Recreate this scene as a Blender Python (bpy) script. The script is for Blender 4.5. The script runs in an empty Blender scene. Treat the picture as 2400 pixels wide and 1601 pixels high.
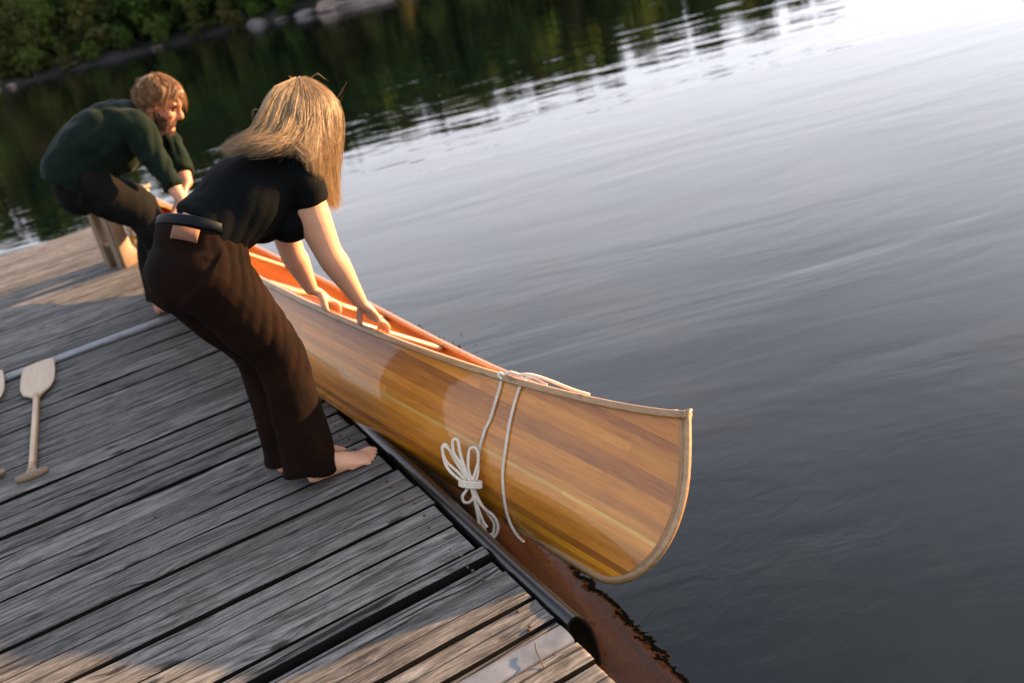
import bpy, bmesh, math, random
import numpy as np
from mathutils import Vector, Matrix, noise as mnoise

random.seed(7); np.random.seed(7)
SC = bpy.context.scene
COL = SC.collection
V = Vector

# ------------------------------------------------------------------ camera
CAM = np.array([-0.693, 0.0, 1.515])
YAW, PITCH, ROLL = math.radians(23.08), math.radians(22.67), math.radians(-14.12)
def cam_axes():
    cy, sy, cp, sp = math.cos(YAW), math.sin(YAW), math.cos(PITCH), math.sin(PITCH)
    fwd = np.array([sy*cp, cy*cp, -sp]); right = np.array([cy, -sy, 0.0]); up = np.cross(right, fwd)
    c, s = math.cos(ROLL), math.sin(ROLL)
    return c*right + s*up, -s*right + c*up, fwd
_r, _u, _f = cam_axes()
camd = bpy.data.cameras.new('camera'); cam = bpy.data.objects.new('camera', camd); COL.objects.link(cam)
cam.matrix_world = Matrix(((_r[0], _u[0], -_f[0], CAM[0]), (_r[1], _u[1], -_f[1], CAM[1]), (_r[2], _u[2], -_f[2], CAM[2]), (0, 0, 0, 1)))
camd.lens = 35.0; camd.sensor_width = 36.0; camd.clip_end = 3000; camd.clip_start = 0.05
camd.dof.use_dof = True; camd.dof.focus_distance = 2.55; camd.dof.aperture_fstop = 2.9
SC.camera = cam

# ------------------------------------------------------------------ sky, sun, exposure
SUN_EL, SUN_AZ = math.radians(11.0), math.radians(96.0)      # azimuth clockwise from +Y
wd = bpy.data.worlds.new('World'); SC.world = wd; wd.use_nodes = True
wn = wd.node_tree; wn.nodes.clear()
sky = wn.nodes.new('ShaderNodeTexSky'); sky.sky_type = 'NISHITA'; sky.sun_disc = False
sky.sun_elevation = SUN_EL; sky.sun_rotation = SUN_AZ
sky.air_density = 1.0; sky.dust_density = 3.2; sky.ozone_density = 1.2
bg = wn.nodes.new('ShaderNodeBackground'); bg.inputs['Strength'].default_value = 0.105
wo = wn.nodes.new('ShaderNodeOutputWorld')
# thin high cloud veil over the clear sky
tc = wn.nodes.new('ShaderNodeTexCoord'); mp = wn.nodes.new('ShaderNodeMapping'); mp.inputs['Scale'].default_value = (1.6, 1.6, 5.0)
nz = wn.nodes.new('ShaderNodeTexNoise'); nz.inputs['Scale'].default_value = 1.7; nz.inputs['Detail'].default_value = 5; nz.inputs['Distortion'].default_value = 0.5
rp = wn.nodes.new('ShaderNodeValToRGB'); rp.color_ramp.elements[0].position = 0.30; rp.color_ramp.elements[0].color = (0.55, 0.55, 0.55, 1); rp.color_ramp.elements[1].position = 0.72; rp.color_ramp.elements[1].color = (0.95, 0.95, 0.95, 1)
mxs = wn.nodes.new('ShaderNodeMix'); mxs.data_type = 'RGBA'
wn.links.new(tc.outputs['Generated'], mp.inputs[0]); wn.links.new(mp.outputs[0], nz.inputs[0]); wn.links.new(nz.outputs['Fac'], rp.inputs[0])
sp_ = wn.nodes.new('ShaderNodeSeparateXYZ'); wn.links.new(tc.outputs['Generated'], sp_.inputs[0])      # veil looks thicker towards the horizon
m1 = wn.nodes.new('ShaderNodeMath'); m1.operation = 'ADD'; m1.inputs[1].default_value = 0.05; wn.links.new(sp_.outputs[2], m1.inputs[0])
m2 = wn.nodes.new('ShaderNodeMath'); m2.operation = 'DIVIDE'; m2.inputs[0].default_value = 0.42; wn.links.new(m1.outputs[0], m2.inputs[1])
m4 = wn.nodes.new('ShaderNodeMath'); m4.operation = 'POWER'; m4.inputs[1].default_value = 1.25; wn.links.new(m2.outputs[0], m4.inputs[0])
m3 = wn.nodes.new('ShaderNodeMath'); m3.operation = 'MULTIPLY'; m3.use_clamp = True; wn.links.new(m4.outputs[0], m3.inputs[0]); wn.links.new(rp.outputs[0], m3.inputs[1])
# forward scattering: the veil is brightest round the low sun
vd = wn.nodes.new('ShaderNodeVectorMath'); vd.operation = 'DOT_PRODUCT'; wn.links.new(tc.outputs['Generated'], vd.inputs[0])
vd.inputs[1].default_value = (math.sin(SUN_AZ)*math.cos(SUN_EL), math.cos(SUN_AZ)*math.cos(SUN_EL), math.sin(SUN_EL))
h1 = wn.nodes.new('ShaderNodeMath'); h1.operation = 'MULTIPLY_ADD'; h1.inputs[1].default_value = 0.5; h1.inputs[2].default_value = 0.5; wn.links.new(vd.outputs['Value'], h1.inputs[0])
h2 = wn.nodes.new('ShaderNodeMath'); h2.operation = 'POWER'; h2.inputs[1].default_value = 2.2; wn.links.new(h1.outputs[0], h2.inputs[0])
h3 = wn.nodes.new('ShaderNodeMath'); h3.operation = 'MULTIPLY_ADD'; h3.inputs[1].default_value = 0.50; h3.inputs[2].default_value = 0.40; wn.links.new(h2.outputs[0], h3.inputs[0])
vc = wn.nodes.new('ShaderNodeVectorMath'); vc.operation = 'SCALE'; vc.inputs[0].default_value = (7.2, 7.3, 8.0); wn.links.new(h3.outputs[0], vc.inputs['Scale']); wn.links.new(vc.outputs[0], mxs.inputs[7])
wn.links.new(m3.outputs[0], mxs.inputs[0]); wn.links.new(sky.outputs[0], mxs.inputs[6])
wn.links.new(mxs.outputs[2], bg.inputs[0]); wn.links.new(bg.outputs[0], wo.inputs[0])
sl = bpy.data.lights.new('sun', 'SUN'); sun = bpy.data.objects.new('sun', sl); COL.objects.link(sun)
sl.energy = 5.0; sl.angle = math.radians(0.6); sl.color = (1.0, 0.58, 0.25)
sd = V((math.sin(SUN_AZ)*math.cos(SUN_EL), math.cos(SUN_AZ)*math.cos(SUN_EL), math.sin(SUN_EL)))
sun.rotation_euler = sd.to_track_quat('Z', 'Y').to_euler(); sun.location = sd*60
SC.view_settings.view_transform = 'Standard'; SC.view_settings.look = 'None'
SC.view_settings.exposure = 2.3; SC.view_settings.gamma = 1.0; SC.view_settings.use_curve_mapping = False
SC.cycles.max_bounces = 8; SC.cycles.caustics_reflective = False; SC.cycles.caustics_refractive = False
SC.cycles.use_denoising = True

# ------------------------------------------------------------------ helpers
def link(o, parent=None):
    COL.objects.link(o)
    if parent is not None: o.parent = parent
    return o
def tag(o, label=None, cat=None, group=None, kind=None):
    if label: o['label'] = label
    if cat: o['category'] = cat
    if group: o['group'] = group
    if kind: o['kind'] = kind
    return o
def empty(name, loc=(0, 0, 0), label=None, cat=None, group=None):
    o = bpy.data.objects.new(name, None); o.location = loc; o.empty_display_size = 0.1
    link(o); return tag(o, label, cat, group)
def mesh_obj(name, verts, faces, mat=None, parent=None, smooth=True, loc=None):
    me = bpy.data.meshes.new(name)
    me.from_pydata([tuple(map(float, v)) for v in verts], [], [tuple(map(int, f)) for f in faces]); me.update()
    if smooth: me.polygons.foreach_set('use_smooth', [True]*len(me.polygons))
    if mat: me.materials.append(mat)
    o = bpy.data.objects.new(name, me)
    if loc is not None: o.location = loc
    return link(o, parent)
def nrm(v):
    v = np.asarray(v, float); return v/max(1e-12, np.linalg.norm(v))
def catmull(P, n):
    P = np.asarray(P, float)
    if len(P) < 3: 
        t = np.linspace(0, 1, n)[:, None]; return P[0]*(1-t)+P[-1]*t
    Q = np.vstack([2*P[0]-P[1], P, 2*P[-1]-P[-2]])
    ts = np.linspace(0, len(P)-1-1e-9, n); out = []
    for t in ts:
        i = int(t); f = t-i; p0, p1, p2, p3 = Q[i], Q[i+1], Q[i+2], Q[i+3]
        out.append(0.5*((2*p1)+(-p0+p2)*f+(2*p0-5*p1+4*p2-p3)*f*f+(-p0+3*p1-3*p2+p3)*f**3))
    return np.array(out)
class MB:
    """collects closed shapes in one vertex/face list"""
    def __init__(s): s.v = []; s.f = []
    def add(s, v, f):
        b = len(s.v); s.v += [tuple(x) for x in v]; s.f += [tuple(i+b for i in q) for q in f]
    def box(s, c, half, ax=None):
        c = np.asarray(c, float); A = np.eye(3) if ax is None else np.asarray(ax, float)
        v = [c+A.T@(np.array([i, j, k])*half) for i in (-1, 1) for j in (-1, 1) for k in (-1, 1)]
        s.add(v, [(0, 1, 3, 2), (4, 6, 7, 5), (0, 4, 5, 1), (2, 3, 7, 6), (0, 2, 6, 4), (1, 5, 7, 3)])
    def rings(s, R, closed_ring=True, cap=True):
        R = [np.asarray(r, float) for r in R]; n = len(R[0]); v = np.vstack(R); f = []
        for i in range(len(R)-1):
            for j in range(n if closed_ring else n-1):
                k = (j+1) % n; f.append((i*n+j, i*n+k, (i+1)*n+k, (i+1)*n+j))
        b = len(v)
        if cap and closed_ring:
            v = np.vstack([v, R[0].mean(0), R[-1].mean(0)])
            for j in range(n):
                k = (j+1) % n; f.append((b, k, j)); f.append((b+1, (len(R)-1)*n+j, (len(R)-1)*n+k))
        s.add(v, f)
    def tube(s, P, r, seg=8, cap=True, flat=1.0, ref=(0, 0, 1)):
        P = np.asarray(P, float); n = len(P); r = np.broadcast_to(np.asarray(r, float), (n,))
        T = np.gradient(P, axis=0); T /= np.linalg.norm(T, axis=1)[:, None]+1e-12
        u = np.cross(T[0], ref); 
        if np.linalg.norm(u) < 1e-3: u = np.cross(T[0], (1, 0.2, 0))
        u = nrm(u); R = []; a = np.linspace(0, 2*math.pi, seg, endpoint=False)
        for i in range(n):
            u = nrm(u-T[i]*(u@T[i])); w = np.cross(T[i], u)
            R.append(P[i]+r[i]*(np.cos(a)[:, None]*u+flat*np.sin(a)[:, None]*w))
        s.rings(R, True, cap)
    def limb(s, P, rad, ref, seg=22, n=14, e=2.0, dome=True):
        """tapered organic limb; rad entries r or (r_ref, r_other); ref = direction of first radius"""
        P = np.asarray(P, float); rr = np.array([(q, q) if np.isscalar(q) else q for q in rad], float)
        C = catmull(P, n); RR = catmull(rr, n); RR = np.maximum(RR, 0.002)
        T = np.gradient(C, axis=0); T /= np.linalg.norm(T, axis=1)[:, None]+1e-12
        refs = np.asarray(ref, float)
        refs = np.broadcast_to(refs, (len(P), 3)) if refs.ndim == 1 else refs
        RF = catmull(refs, n); a = np.linspace(0, 2*math.pi, seg, endpoint=False)
        ca = np.sign(np.cos(a))*np.abs(np.cos(a))**(2/e); sa = np.sign(np.sin(a))*np.abs(np.sin(a))**(2/e)
        R = []
        def ring(c, t, rf, ra, k):
            u = nrm(rf-t*(rf@t)); w = np.cross(t, u); return c+k*(ra[0]*ca[:, None]*u+ra[1]*sa[:, None]*w)
        if dome:
            for q in (0.25, 0.6, 0.85):
                k = math.sqrt(1-(1-q)**2)*0.98; R.append(ring(C[0]-T[0]*RR[0].min()*(1-q), T[0], RF[0], RR[0], k))
        for i in range(n): R.append(ring(C[i], T[i], RF[i], RR[i], 1))
        if dome:
            for q in (0.85, 0.6, 0.25):
                k = math.sqrt(1-(1-q)**2)*0.98; R.append(ring(C[-1]+T[-1]*RR[-1].min()*(1-q), T[-1], RF[-1], RR[-1], k))
        s.rings(R)
    def ell(s, c, r, ax=None, seg=20, rows=12):
        A = np.eye(3) if ax is None else np.asarray([nrm(x) for x in ax]); c = np.asarray(c, float); R = []
        for i in range(1, rows):
            th = math.pi*i/rows; a = np.linspace(0, 2*math.pi, seg, endpoint=False)
            L = np.stack([r[0]*math.sin(th)*np.cos(a), r[1]*math.sin(th)*np.sin(a), np.full(seg, -r[2]*math.cos(th))], 1); R.append(c+L@A)
        s.rings(R)
    def obj(s, name, mat=None, parent=None, smooth=True):
        return mesh_obj(name, s.v, s.f, mat, parent, smooth)
    def fused(s, name, voxel, mat=None, parent=None, smooth=6, fac=0.5, disp=None):
        """voxel-fuse all shapes into one continuous skin"""
        t = mesh_obj('tmp_fuse', s.v, s.f)
        m = t.modifiers.new('r', 'REMESH'); m.mode = 'VOXEL'; m.voxel_size = voxel; m.use_smooth_shade = True
        if smooth:
            q = t.modifiers.new('s', 'SMOOTH'); q.factor = fac; q.iterations = smooth
        dg = bpy.context.evaluated_depsgraph_get(); dg.update()
        me = bpy.data.meshes.new_from_object(t.evaluated_get(dg)); me.name = name
        old = t.data; bpy.data.objects.remove(t); bpy.data.meshes.remove(old)
        if disp is not None:
            n = len(me.vertices); co = np.empty(n*3); me.vertices.foreach_get('co', co); co = co.reshape(-1, 3)
            no = np.empty(n*3); me.vertices.foreach_get('normal', no); no = no.reshape(-1, 3)
            me.vertices.foreach_set('co', disp(co, no).ravel()); me.update()
        me.materials.clear()
        if mat: me.materials.append(mat)
        me.polygons.foreach_set('use_smooth', [True]*len(me.polygons))
        return link(bpy.data.objects.new(name, me), parent)

# ---- node helpers
class NT:
    def __init__(s, name):
        s.m = bpy.data.materials.new(name); s.m.use_nodes = True; s.t = s.m.node_tree; s.t.nodes.clear()
        s.out = s.t.nodes.new('ShaderNodeOutputMaterial')
    def n(s, typ, props=None, **ins):
        nd = s.t.nodes.new('ShaderNode'+typ)
        for k, v in (props or {}).items(): setattr(nd, k, v)
        for k, v in ins.items(): s.set(nd, k.replace('_', ' '), v)
        return nd
    def set(s, nd, key, v):
        if isinstance(key, str) and key.isdigit(): key = int(key)
        i = nd.inputs[key]
        if isinstance(v, bpy.types.NodeSocket): s.t.links.new(v, i)
        else: i.default_value = v
    def math(s, op, a, b=0.0, c=None, clamp=False):
        nd = s.t.nodes.new('ShaderNodeMath'); nd.operation = op; nd.use_clamp = clamp
        s.set(nd, 0, a); s.set(nd, 1, b)
        if c is not None: s.set(nd, 2, c)
        return nd.outputs[0]
    def vmath(s, op, a, b=(0, 0, 0)):
        nd = s.t.nodes.new('ShaderNodeVectorMath'); nd.operation = op; s.set(nd, 0, a); s.set(nd, 1, b); return nd.outputs[0]
    def mapping(s, vec, scale=(1, 1, 1), loc=(0, 0, 0), rot=(0, 0, 0)):
        nd = s.t.nodes.new('ShaderNodeMapping'); s.set(nd, 'Vector', vec); nd.inputs['Scale'].default_value = scale
        s.set(nd, 'Location', loc); nd.inputs['Rotation'].default_value = rot; return nd.outputs[0]
    def noise(s, vec, scale=1, detail=4, rough=0.55, dist=0.0):
        nd = s.t.nodes.new('ShaderNodeTexNoise'); s.set(nd, 'Vector', vec)
        for k, v in (('Scale', scale), ('Detail', detail), ('Roughness', rough), ('Distortion', dist)): s.set(nd, k, v)
        return nd.outputs['Fac']
    def voro(s, vec, scale=1, feature='F1', out='Distance', rnd=1.0, dim='3D'):
        nd = s.t.nodes.new('ShaderNodeTexVoronoi'); nd.voronoi_dimensions = dim; nd.feature = feature; s.set(nd, 'Vector', vec); s.set(nd, 'Scale', scale); s.set(nd, 'Randomness', rnd)
        return nd.outputs[out]
    def ramp(s, fac, stops, interp='LINEAR'):
        nd = s.t.nodes.new('ShaderNodeValToRGB'); nd.color_ramp.interpolation = interp; cr = nd.color_ramp
        while len(cr.elements) < len(stops): cr.elements.new(0.5)
        for e, (p, c) in zip(cr.elements, stops):
            e.position = p; e.color = (c, c, c, 1) if np.isscalar(c) else (*c, 1)
        s.set(nd, 'Fac', fac); return nd.outputs['Color']
    def mix(s, fac, a, b, blend='MIX'):
        nd = s.t.nodes.new('ShaderNodeMix'); nd.data_type = 'RGBA'; nd.blend_type = blend
        def c(v): return v if isinstance(v, bpy.types.NodeSocket) else (*v, 1)
        s.set(nd, 0, fac); s.set(nd, 6, c(a)); s.set(nd, 7, c(b)); return nd.outputs[2]
    def bump(s, h, strength=1.0, dist=0.01, normal=None):
        nd = s.t.nodes.new('ShaderNodeBump'); s.set(nd, 'Height', h); s.set(nd, 'Strength', strength); s.set(nd, 'Distance', dist)
        if normal is not None: s.set(nd, 'Normal', normal)
        return nd.outputs[0]
    def obj_co(s): return s.t.nodes.new('ShaderNodeTexCoord').outputs['Object']
    def pos(s): return s.t.nodes.new('ShaderNodeNewGeometry').outputs['Position']
    def rnd(s): return s.t.nodes.new('ShaderNodeObjectInfo').outputs['Random']
    def sep(s, v):
        nd = s.t.nodes.new('ShaderNodeSeparateXYZ'); s.set(nd, 0, v); return nd.outputs
    def comb(s, x, y, z):
        nd = s.t.nodes.new('ShaderNodeCombineXYZ'); s.set(nd, 0, x); s.set(nd, 1, y); s.set(nd, 2, z); return nd.outputs[0]
    def bsdf(s, color, rough=0.6, normal=None, **kw):
        p = s.t.nodes.new('ShaderNodeBsdfPrincipled')
        s.set(p, 'Base Color', color if isinstance(color, bpy.types.NodeSocket) else (*color, 1)); s.set(p, 'Roughness', rough)
        if normal is not None: s.set(p, 'Normal', normal)
        for k, v in kw.items(): s.set(p, k.replace('_', ' '), v)
        s.t.links.new(p.outputs[0], s.out.inputs[0]); return p

# ------------------------------------------------------------------ materials
def m_deckwood():
    k = NT('weathered_deck_wood'); r = k.rnd()
    off = k.comb(k.math('MULTIPLY', r, 41.0), k.math('MULTIPLY', r, 17.0), k.math('MULTIPLY', r, 29.0))
    co = k.obj_co(); v = k.vmath('ADD', co, off)
    # knots bend the grain
    kv = k.voro(k.mapping(v, (2.3, 6.5, 0.0)), 1.0, dim='2D')
    kf = k.ramp(kv, [(0.0, 1.0), (0.08, 0.7), (0.24, 0.0)])
    x, y, z = k.sep(v)
    wob = k.noise(k.mapping(v, (1.1, 0.3, 0.3)), 1.0, 3)
    y2 = k.math('ADD', k.math('ADD', y, k.math('MULTIPLY', kf, 0.022)), k.math('MULTIPLY', wob, 0.05))
    gv = k.comb(x, y2, z)
    g1 = k.noise(k.mapping(gv, (3.4, 34, 10)), 1.0, 6, 0.68)
    g2 = k.noise(k.mapping(gv, (26, 400, 90)), 1.0, 4, 0.8)
    gm = k.noise(k.mapping(gv, (7.0, 105, 20)), 1.0, 4, 0.6)
    g3 = k.noise(k.mapping(v, (1.1, 4.0, 2)), 1.0, 4, 0.6)
    g4 = k.noise(k.mapping(gv, (13, 40, 8)), 1.0, 5, 0.7)
    tone = k.math('ADD', k.math('ADD', k.math('MULTIPLY', g1, 0.20), k.math('MULTIPLY', g4, 0.18)), k.math('ADD', k.math('ADD', k.math('MULTIPLY', g2, 0.26), k.math('MULTIPLY', gm, 0.30)), k.math('MULTIPLY', g3, 0.16)))
    col = k.ramp(tone, [(0.45, (0.020, 0.0178, 0.0158)), (0.51, (0.070, 0.0635, 0.0580)), (0.57, (0.142, 0.130, 0.120)), (0.65, (0.255, 0.236, 0.222))])
    # mossy / brown stains and per-board tone
    st = k.ramp(g3, [(0.50, 0.0), (0.66, 0.65)])
    col = k.mix(k.math('MULTIPLY', st, k.ramp(g4, [(0.4, 0.0), (0.6, 1.0)])), col, (0.028, 0.027, 0.019))
    rj = k.ramp(k.math('FRACT', k.math('MULTIPLY', r, 7.31)), [(0, 0.0), (1, 1.0)])
    col = k.mix(0.45, col, k.mix(rj, (0.10, 0.085, 0.075), (0.21, 0.215, 0.225)), 'MULTIPLY') if False else col
    gain = k.math('ADD', k.math('MULTIPLY', rj, 0.50), 0.76)
    hs = k.t.nodes.new('ShaderNodeHueSaturation'); k.set(hs, 'Color', col); k.set(hs, 'Value', gain); col = hs.outputs[0]
    # cracks: long check near the middle plus short drying cracks
    lx, ly, lz = k.sep(co)
    chk = k.noise(k.mapping(v, (0.9, 0.02, 0.02)), 1.0, 3)
    cy = k.math('ABSOLUTE', k.math('SUBTRACT', k.math('SUBTRACT', ly, k.math('MULTIPLY', k.math('SUBTRACT', chk, 0.5), 0.05)), k.math('MULTIPLY', k.math('SUBTRACT', rj, 0.5), 0.02)))
    cw = k.math('MULTIPLY', k.noise(k.mapping(v, (2.2, 0.05, 0.05)), 1.0, 3), 0.0080)
    cw = k.math('SUBTRACT', cw, 0.0012)
    c1 = k.math('LESS_THAN', cy, cw)
    c2 = k.ramp(k.noise(k.mapping(gv, (2.4, 62, 20)), 1.0, 2, 0.4), [(0.285, 1.0), (0.325, 0.0)])
    crack = k.math('MAXIMUM', c1, c2)
    kd = k.ramp(kv, [(0.0, 1.0), (0.050, 0.9), (0.080, 0.0)])
    kring = k.ramp(k.math('SINE', k.math('MULTIPLY', kv, 170.0)), [(0.3, 0.0), (0.9, 1.0)])
    kring = k.math('MULTIPLY', kring, k.ramp(kv, [(0.06, 0.4), (0.14, 0.0)]))
    col = k.mix(k.math('MAXIMUM', k.math('MULTIPLY', k.math('MULTIPLY', kd, 0.92), k.ramp(k.noise(v, 1.7, 1), [(0.44, 0.15), (0.54, 1.0)])), kring), col, (0.010, 0.0078, 0.006))
    col = k.mix(k.math('MULTIPLY', crack, 0.88), col, (0.004, 0.004, 0.004))
    h = k.math('SUBTRACT', k.math('ADD', k.math('MULTIPLY', g2, 0.7), k.math('MULTIPLY', gm, 0.8)), k.math('ADD', k.math('MULTIPLY', crack, 1.6), k.math('MULTIPLY', kd, 1.0)))
    nb = k.bump(h, 1.0, 0.0034)
    k.bsdf(col, k.ramp(g1, [(0.3, 0.92), (0.7, 0.70)]), nb, Specular_IOR_Level=0.22)
    return k.m
def m_plain(name, col, rough=0.5, var=0.12, scale=30, bump=0.0, bd=0.002, **kw):
    k = NT(name); v = k.obj_co(); n = k.noise(v, scale, 5, 0.6)
    a = tuple(c*(1-var) for c in col); b = tuple(min(1, c*(1+var)) for c in col)
    c = k.ramp(n, [(0.3, a), (0.7, b)])
    nb = k.bump(n, bump, bd) if bump else None
    k.bsdf(c, rough, nb, **kw); return k.m
def m_wood(name, a, b, rough=0.35, coat=0.0, gs=(3, 90, 90), cr=0.04, spec=0.5, dark=None, broad=True):
    k = NT(name); r = k.rnd(); off = k.comb(k.math('MULTIPLY', r, 31.0), k.math('MULTIPLY', r, 13.0), k.math('MULTIPLY', r, 5.0))
    v = k.vmath('ADD', k.obj_co(), off)
    g = k.noise(k.mapping(v, gs), 1.0, 5, 0.62, 0.3)
    g2 = k.noise(k.mapping(v, (gs[0]*0.35, gs[1]*0.12, gs[2]*0.12)), 1.0, 3)
    t = k.math('ADD', k.math('MULTIPLY', g, 0.6), k.math('MULTIPLY', g2, 0.4))
    c = k.ramp(t, [(0.32, a), (0.66, b)])
    if dark: 
        c = k.mix(k.ramp(k.noise(k.mapping(v, (gs[0]*2, gs[1]*0.5, gs[2]*0.5)), 1.0, 4), [(0.60, 0.0), (0.70, 0.8)]), c, dark)
    n = k.bump(g, 0.25, 0.0006)
    kw = dict(Coat_Weight=coat, Coat_Roughness=cr, Specular_IOR_Level=spec) if coat else dict(Specular_IOR_Level=spec)
    k.bsdf(c, rough, None if coat else n, **kw); return k.m
MAT = {}
MAT['deck'] = m_deckwood()
MAT['deck_edge'] = m_plain('grimy_shaded_plank_edge', (0.0040, 0.0038, 0.0030), 0.95, 0.4, 25, Specular_IOR_Level=0.1)  # grime plus the shade between planks, both put into the side colour
MAT['rubber'] = m_plain('black_rubber', (0.0035, 0.0033, 0.0030), 0.27, 0.3, 18, 0.25, 0.0012, Specular_IOR_Level=0.5)
MAT['beam'] = m_plain('shade_dark_timber', (0.010, 0.009, 0.008), 0.8, 0.3, 10)  # coloured near black so shade below the plank gaps is painted in
MAT['pvc'] = m_plain('weathered_grey_plastic', (0.125, 0.130, 0.140), 0.5, 0.4, 14, 0.3, 0.002)
MAT['nail'] = m_plain('rusty_nail', (0.075, 0.045, 0.030), 0.55, 0.3, 200, Metallic=0.5)
MAT['stool'] = m_plain('beige_plastic', (0.17, 0.115, 0.068), 0.45, 0.08, 8)
MAT['rope'] = None

def m_water():
    k = NT('lake_water'); p = k.pos(); p2 = k.mapping(p, rot=(0, 0, math.radians(23.0)))
    a = k.noise(k.mapping(p2, (0.34, 1.25, 1.0)), 1.0, 3, 0.5, 0.5)
    b = k.noise(k.mapping(p2, (1.3, 4.6, 1.0)), 1.0, 3, 0.5, 0.6)
    c = k.noise(k.mapping(p, (9.0, 15.0, 1.0), rot=(0, 0, -0.3)), 1.0, 2, 0.5, 0.3)
    # ring ripples spreading from under the bow
    d = k.vmath('SUBTRACT', p, (0.62, 2.05, -0.37)); ln = k.t.nodes.new('ShaderNodeVectorMath'); ln.operation = 'LENGTH'; k.set(ln, 0, d)
    dist = ln.outputs['Value']
    wv = k.math('SINE', k.math('ADD', k.math('MULTIPLY', dist, 55.0), k.math('MULTIPLY', b, 9.0)))
    fall = k.ramp(k.math('MULTIPLY', dist, 0.3), [(0.0, 1.0), (0.25, 0.55), (1.0, 0.0)])
    h = k.math('ADD', k.math('MULTIPLY', a, 0.0115), k.math('ADD', k.math('MULTIPLY', b, 0.0022), k.math('MULTIPLY', c, 0.0002)))
    h = k.math('ADD', h, k.math('MULTIPLY', k.math('MULTIPLY', k.math('MULTIPLY', wv, fall), k.ramp(a, [(0.4, 0.0), (0.65, 1.0)])), 0.00030))
    near = k.ramp(k.math('MULTIPLY', dist, 0.9), [(0.0, 1.0), (0.4, 0.7), (1.0, 0.0)])
    h = k.math('ADD', h, k.math('MULTIPLY', k.math('MULTIPLY', k.noise(k.mapping(p, (6.0, 11.0, 1.0), rot=(0, 0, 0.4)), 1.0, 3, 0.5, 0.8), near), 0.0022))
    nb = k.bump(h, 1.0, 1.0)
    bed = k.ramp(k.noise(k.mapping(p, (0.9, 0.7, 1)), 1.0, 4, 0.55, 0.6), [(0.45, 0.0), (0.60, 1.0)])
    col = k.mix(k.math('MULTIPLY', bed, 0.55), (0.0008, 0.0024, 0.0028), (0.0050, 0.0036, 0.0026))
    k.bsdf(col, 0.015, nb, IOR=1.333, Specular_IOR_Level=0.5)
    return k.m
MAT['water'] = m_water()

ZW = -0.37
# ------------------------------------------------------------------ water
wv = []; wf = []
rr = [0, 2, 5, 9, 15, 25, 45, 90, 200, 600]
mesh_obj('lake_water', [(-600, -600, ZW), (600, -600, ZW), (600, 900, ZW), (-600, 900, ZW)], [(0, 1, 2, 3)], MAT['water'], None, False)['kind'] = 'structure'
# ------------------------------------------------------------------ far shore: terrain, rocks, trees
_AZ = [-50, -25, -8, 0, 8, 12, 15, 19, 22, 26, 33, 40, 44, 47, 52]
_DD = [75, 58, 52, 50.3, 50.0, 49.0, 46.5, 43.5, 42.5, 43.5, 46, 51, 58, 72, 110]
def shore_d(a): return float(np.interp(a, _AZ, _DD))
def shore_pt(a, s):
    d = shore_d(a)+s; r = math.radians(a); return CAM[0]+d*math.sin(r), d*math.cos(r)
def ground_h(a, s):
    h = np.interp(s, [-6, -1.2, 0.0, 0.8, 3, 12, 40, 80], [-2.6, -0.75, -0.42, -0.12, 0.12, 0.75, 2.2, 3.5])
    x, y = shore_pt(a, s); return h+0.22*mnoise.noise((x*0.5, y*0.5, 1.0))*min(1, max(0, s+1)/2)
A = np.linspace(-50, 52, 120); S = [-6, -3, -1.5, -0.6, 0, 0.5, 1, 1.8, 3, 5, 8, 12, 18, 26, 40, 80]
tv = []; tf = []
for a in A:
    for s in S:
        x, y = shore_pt(a, s); tv.append((x, y, ground_h(a, s)))
for i in range(len(A)-1):
    for j in range(len(S)-1):
        q = i*len(S)+j; tf.append((q, q+len(S), q+len(S)+1, q+1))
k = NT('forest_floor'); n = k.noise(k.pos(), 1.3, 5)
k.bsdf(k.ramp(n, [(0.35, (0.006, 0.008, 0.004)), (0.6, (0.014, 0.013, 0.009)), (0.75, (0.03, 0.026, 0.02))]), 0.9, k.bump(n, 0.6, 0.1)); MAT['floor'] = k.m
mesh_obj('shore_terrain', tv, tf, MAT['floor'])['kind'] = 'structure'
# lake bed so the water never shows empty space beneath
k = NT('lake_bed'); k.bsdf((0.03, 0.028, 0.02), 0.9); MAT['bed'] = k.m
mesh_obj('lake_bed', [(-600, -600, -3.2), (600, -600, -3.2), (600, 900, -3.2), (-600, 900, -3.2)], [(0, 1, 2, 3)], MAT['bed'])['kind'] = 'structure'

def m_leaf(name, a, b, c):
    k = NT(name); n = k.noise(k.obj_co(), 1.6, 4, 0.6); r = k.rnd()
    g = k.t.nodes.new('ShaderNodeNewGeometry').outputs['Random Per Island']
    t = k.math('ADD', k.math('MULTIPLY', n, 0.55), k.math('ADD', k.math('MULTIPLY', g, 0.3), k.math('MULTIPLY', r, 0.25)))
    col = k.ramp(t, [(0.28, a), (0.52, b), (0.8, c)])
    d = k.n('BsdfDiffuse', Color=col); tr = k.n('BsdfTranslucent', Color=col); mx = k.n('MixShader', Fac=0.25)
    k.t.links.new(d.outputs[0], mx.inputs[1]); k.t.links.new(tr.outputs[0], mx.inputs[2]); k.t.links.new(mx.outputs[0], k.out.inputs[0])
    return k.m
MAT['leaf_cedar'] = m_leaf('cedar_foliage', (0.038, 0.048, 0.014), (0.080, 0.082, 0.025), (0.13, 0.112, 0.038))
MAT['leaf_spruce'] = m_leaf('spruce_foliage', (0.022, 0.046, 0.014), (0.046, 0.084, 0.023), (0.090, 0.115, 0.032))
MAT['leaf_broad'] = m_leaf('broadleaf_foliage', (0.032, 0.062, 0.014), (0.066, 0.110, 0.024), (0.120, 0.140, 0.034))
MAT['bark'] = m_plain('bark', (0.055, 0.042, 0.033), 0.9, 0.4, 6, 0.5, 0.02)

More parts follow.
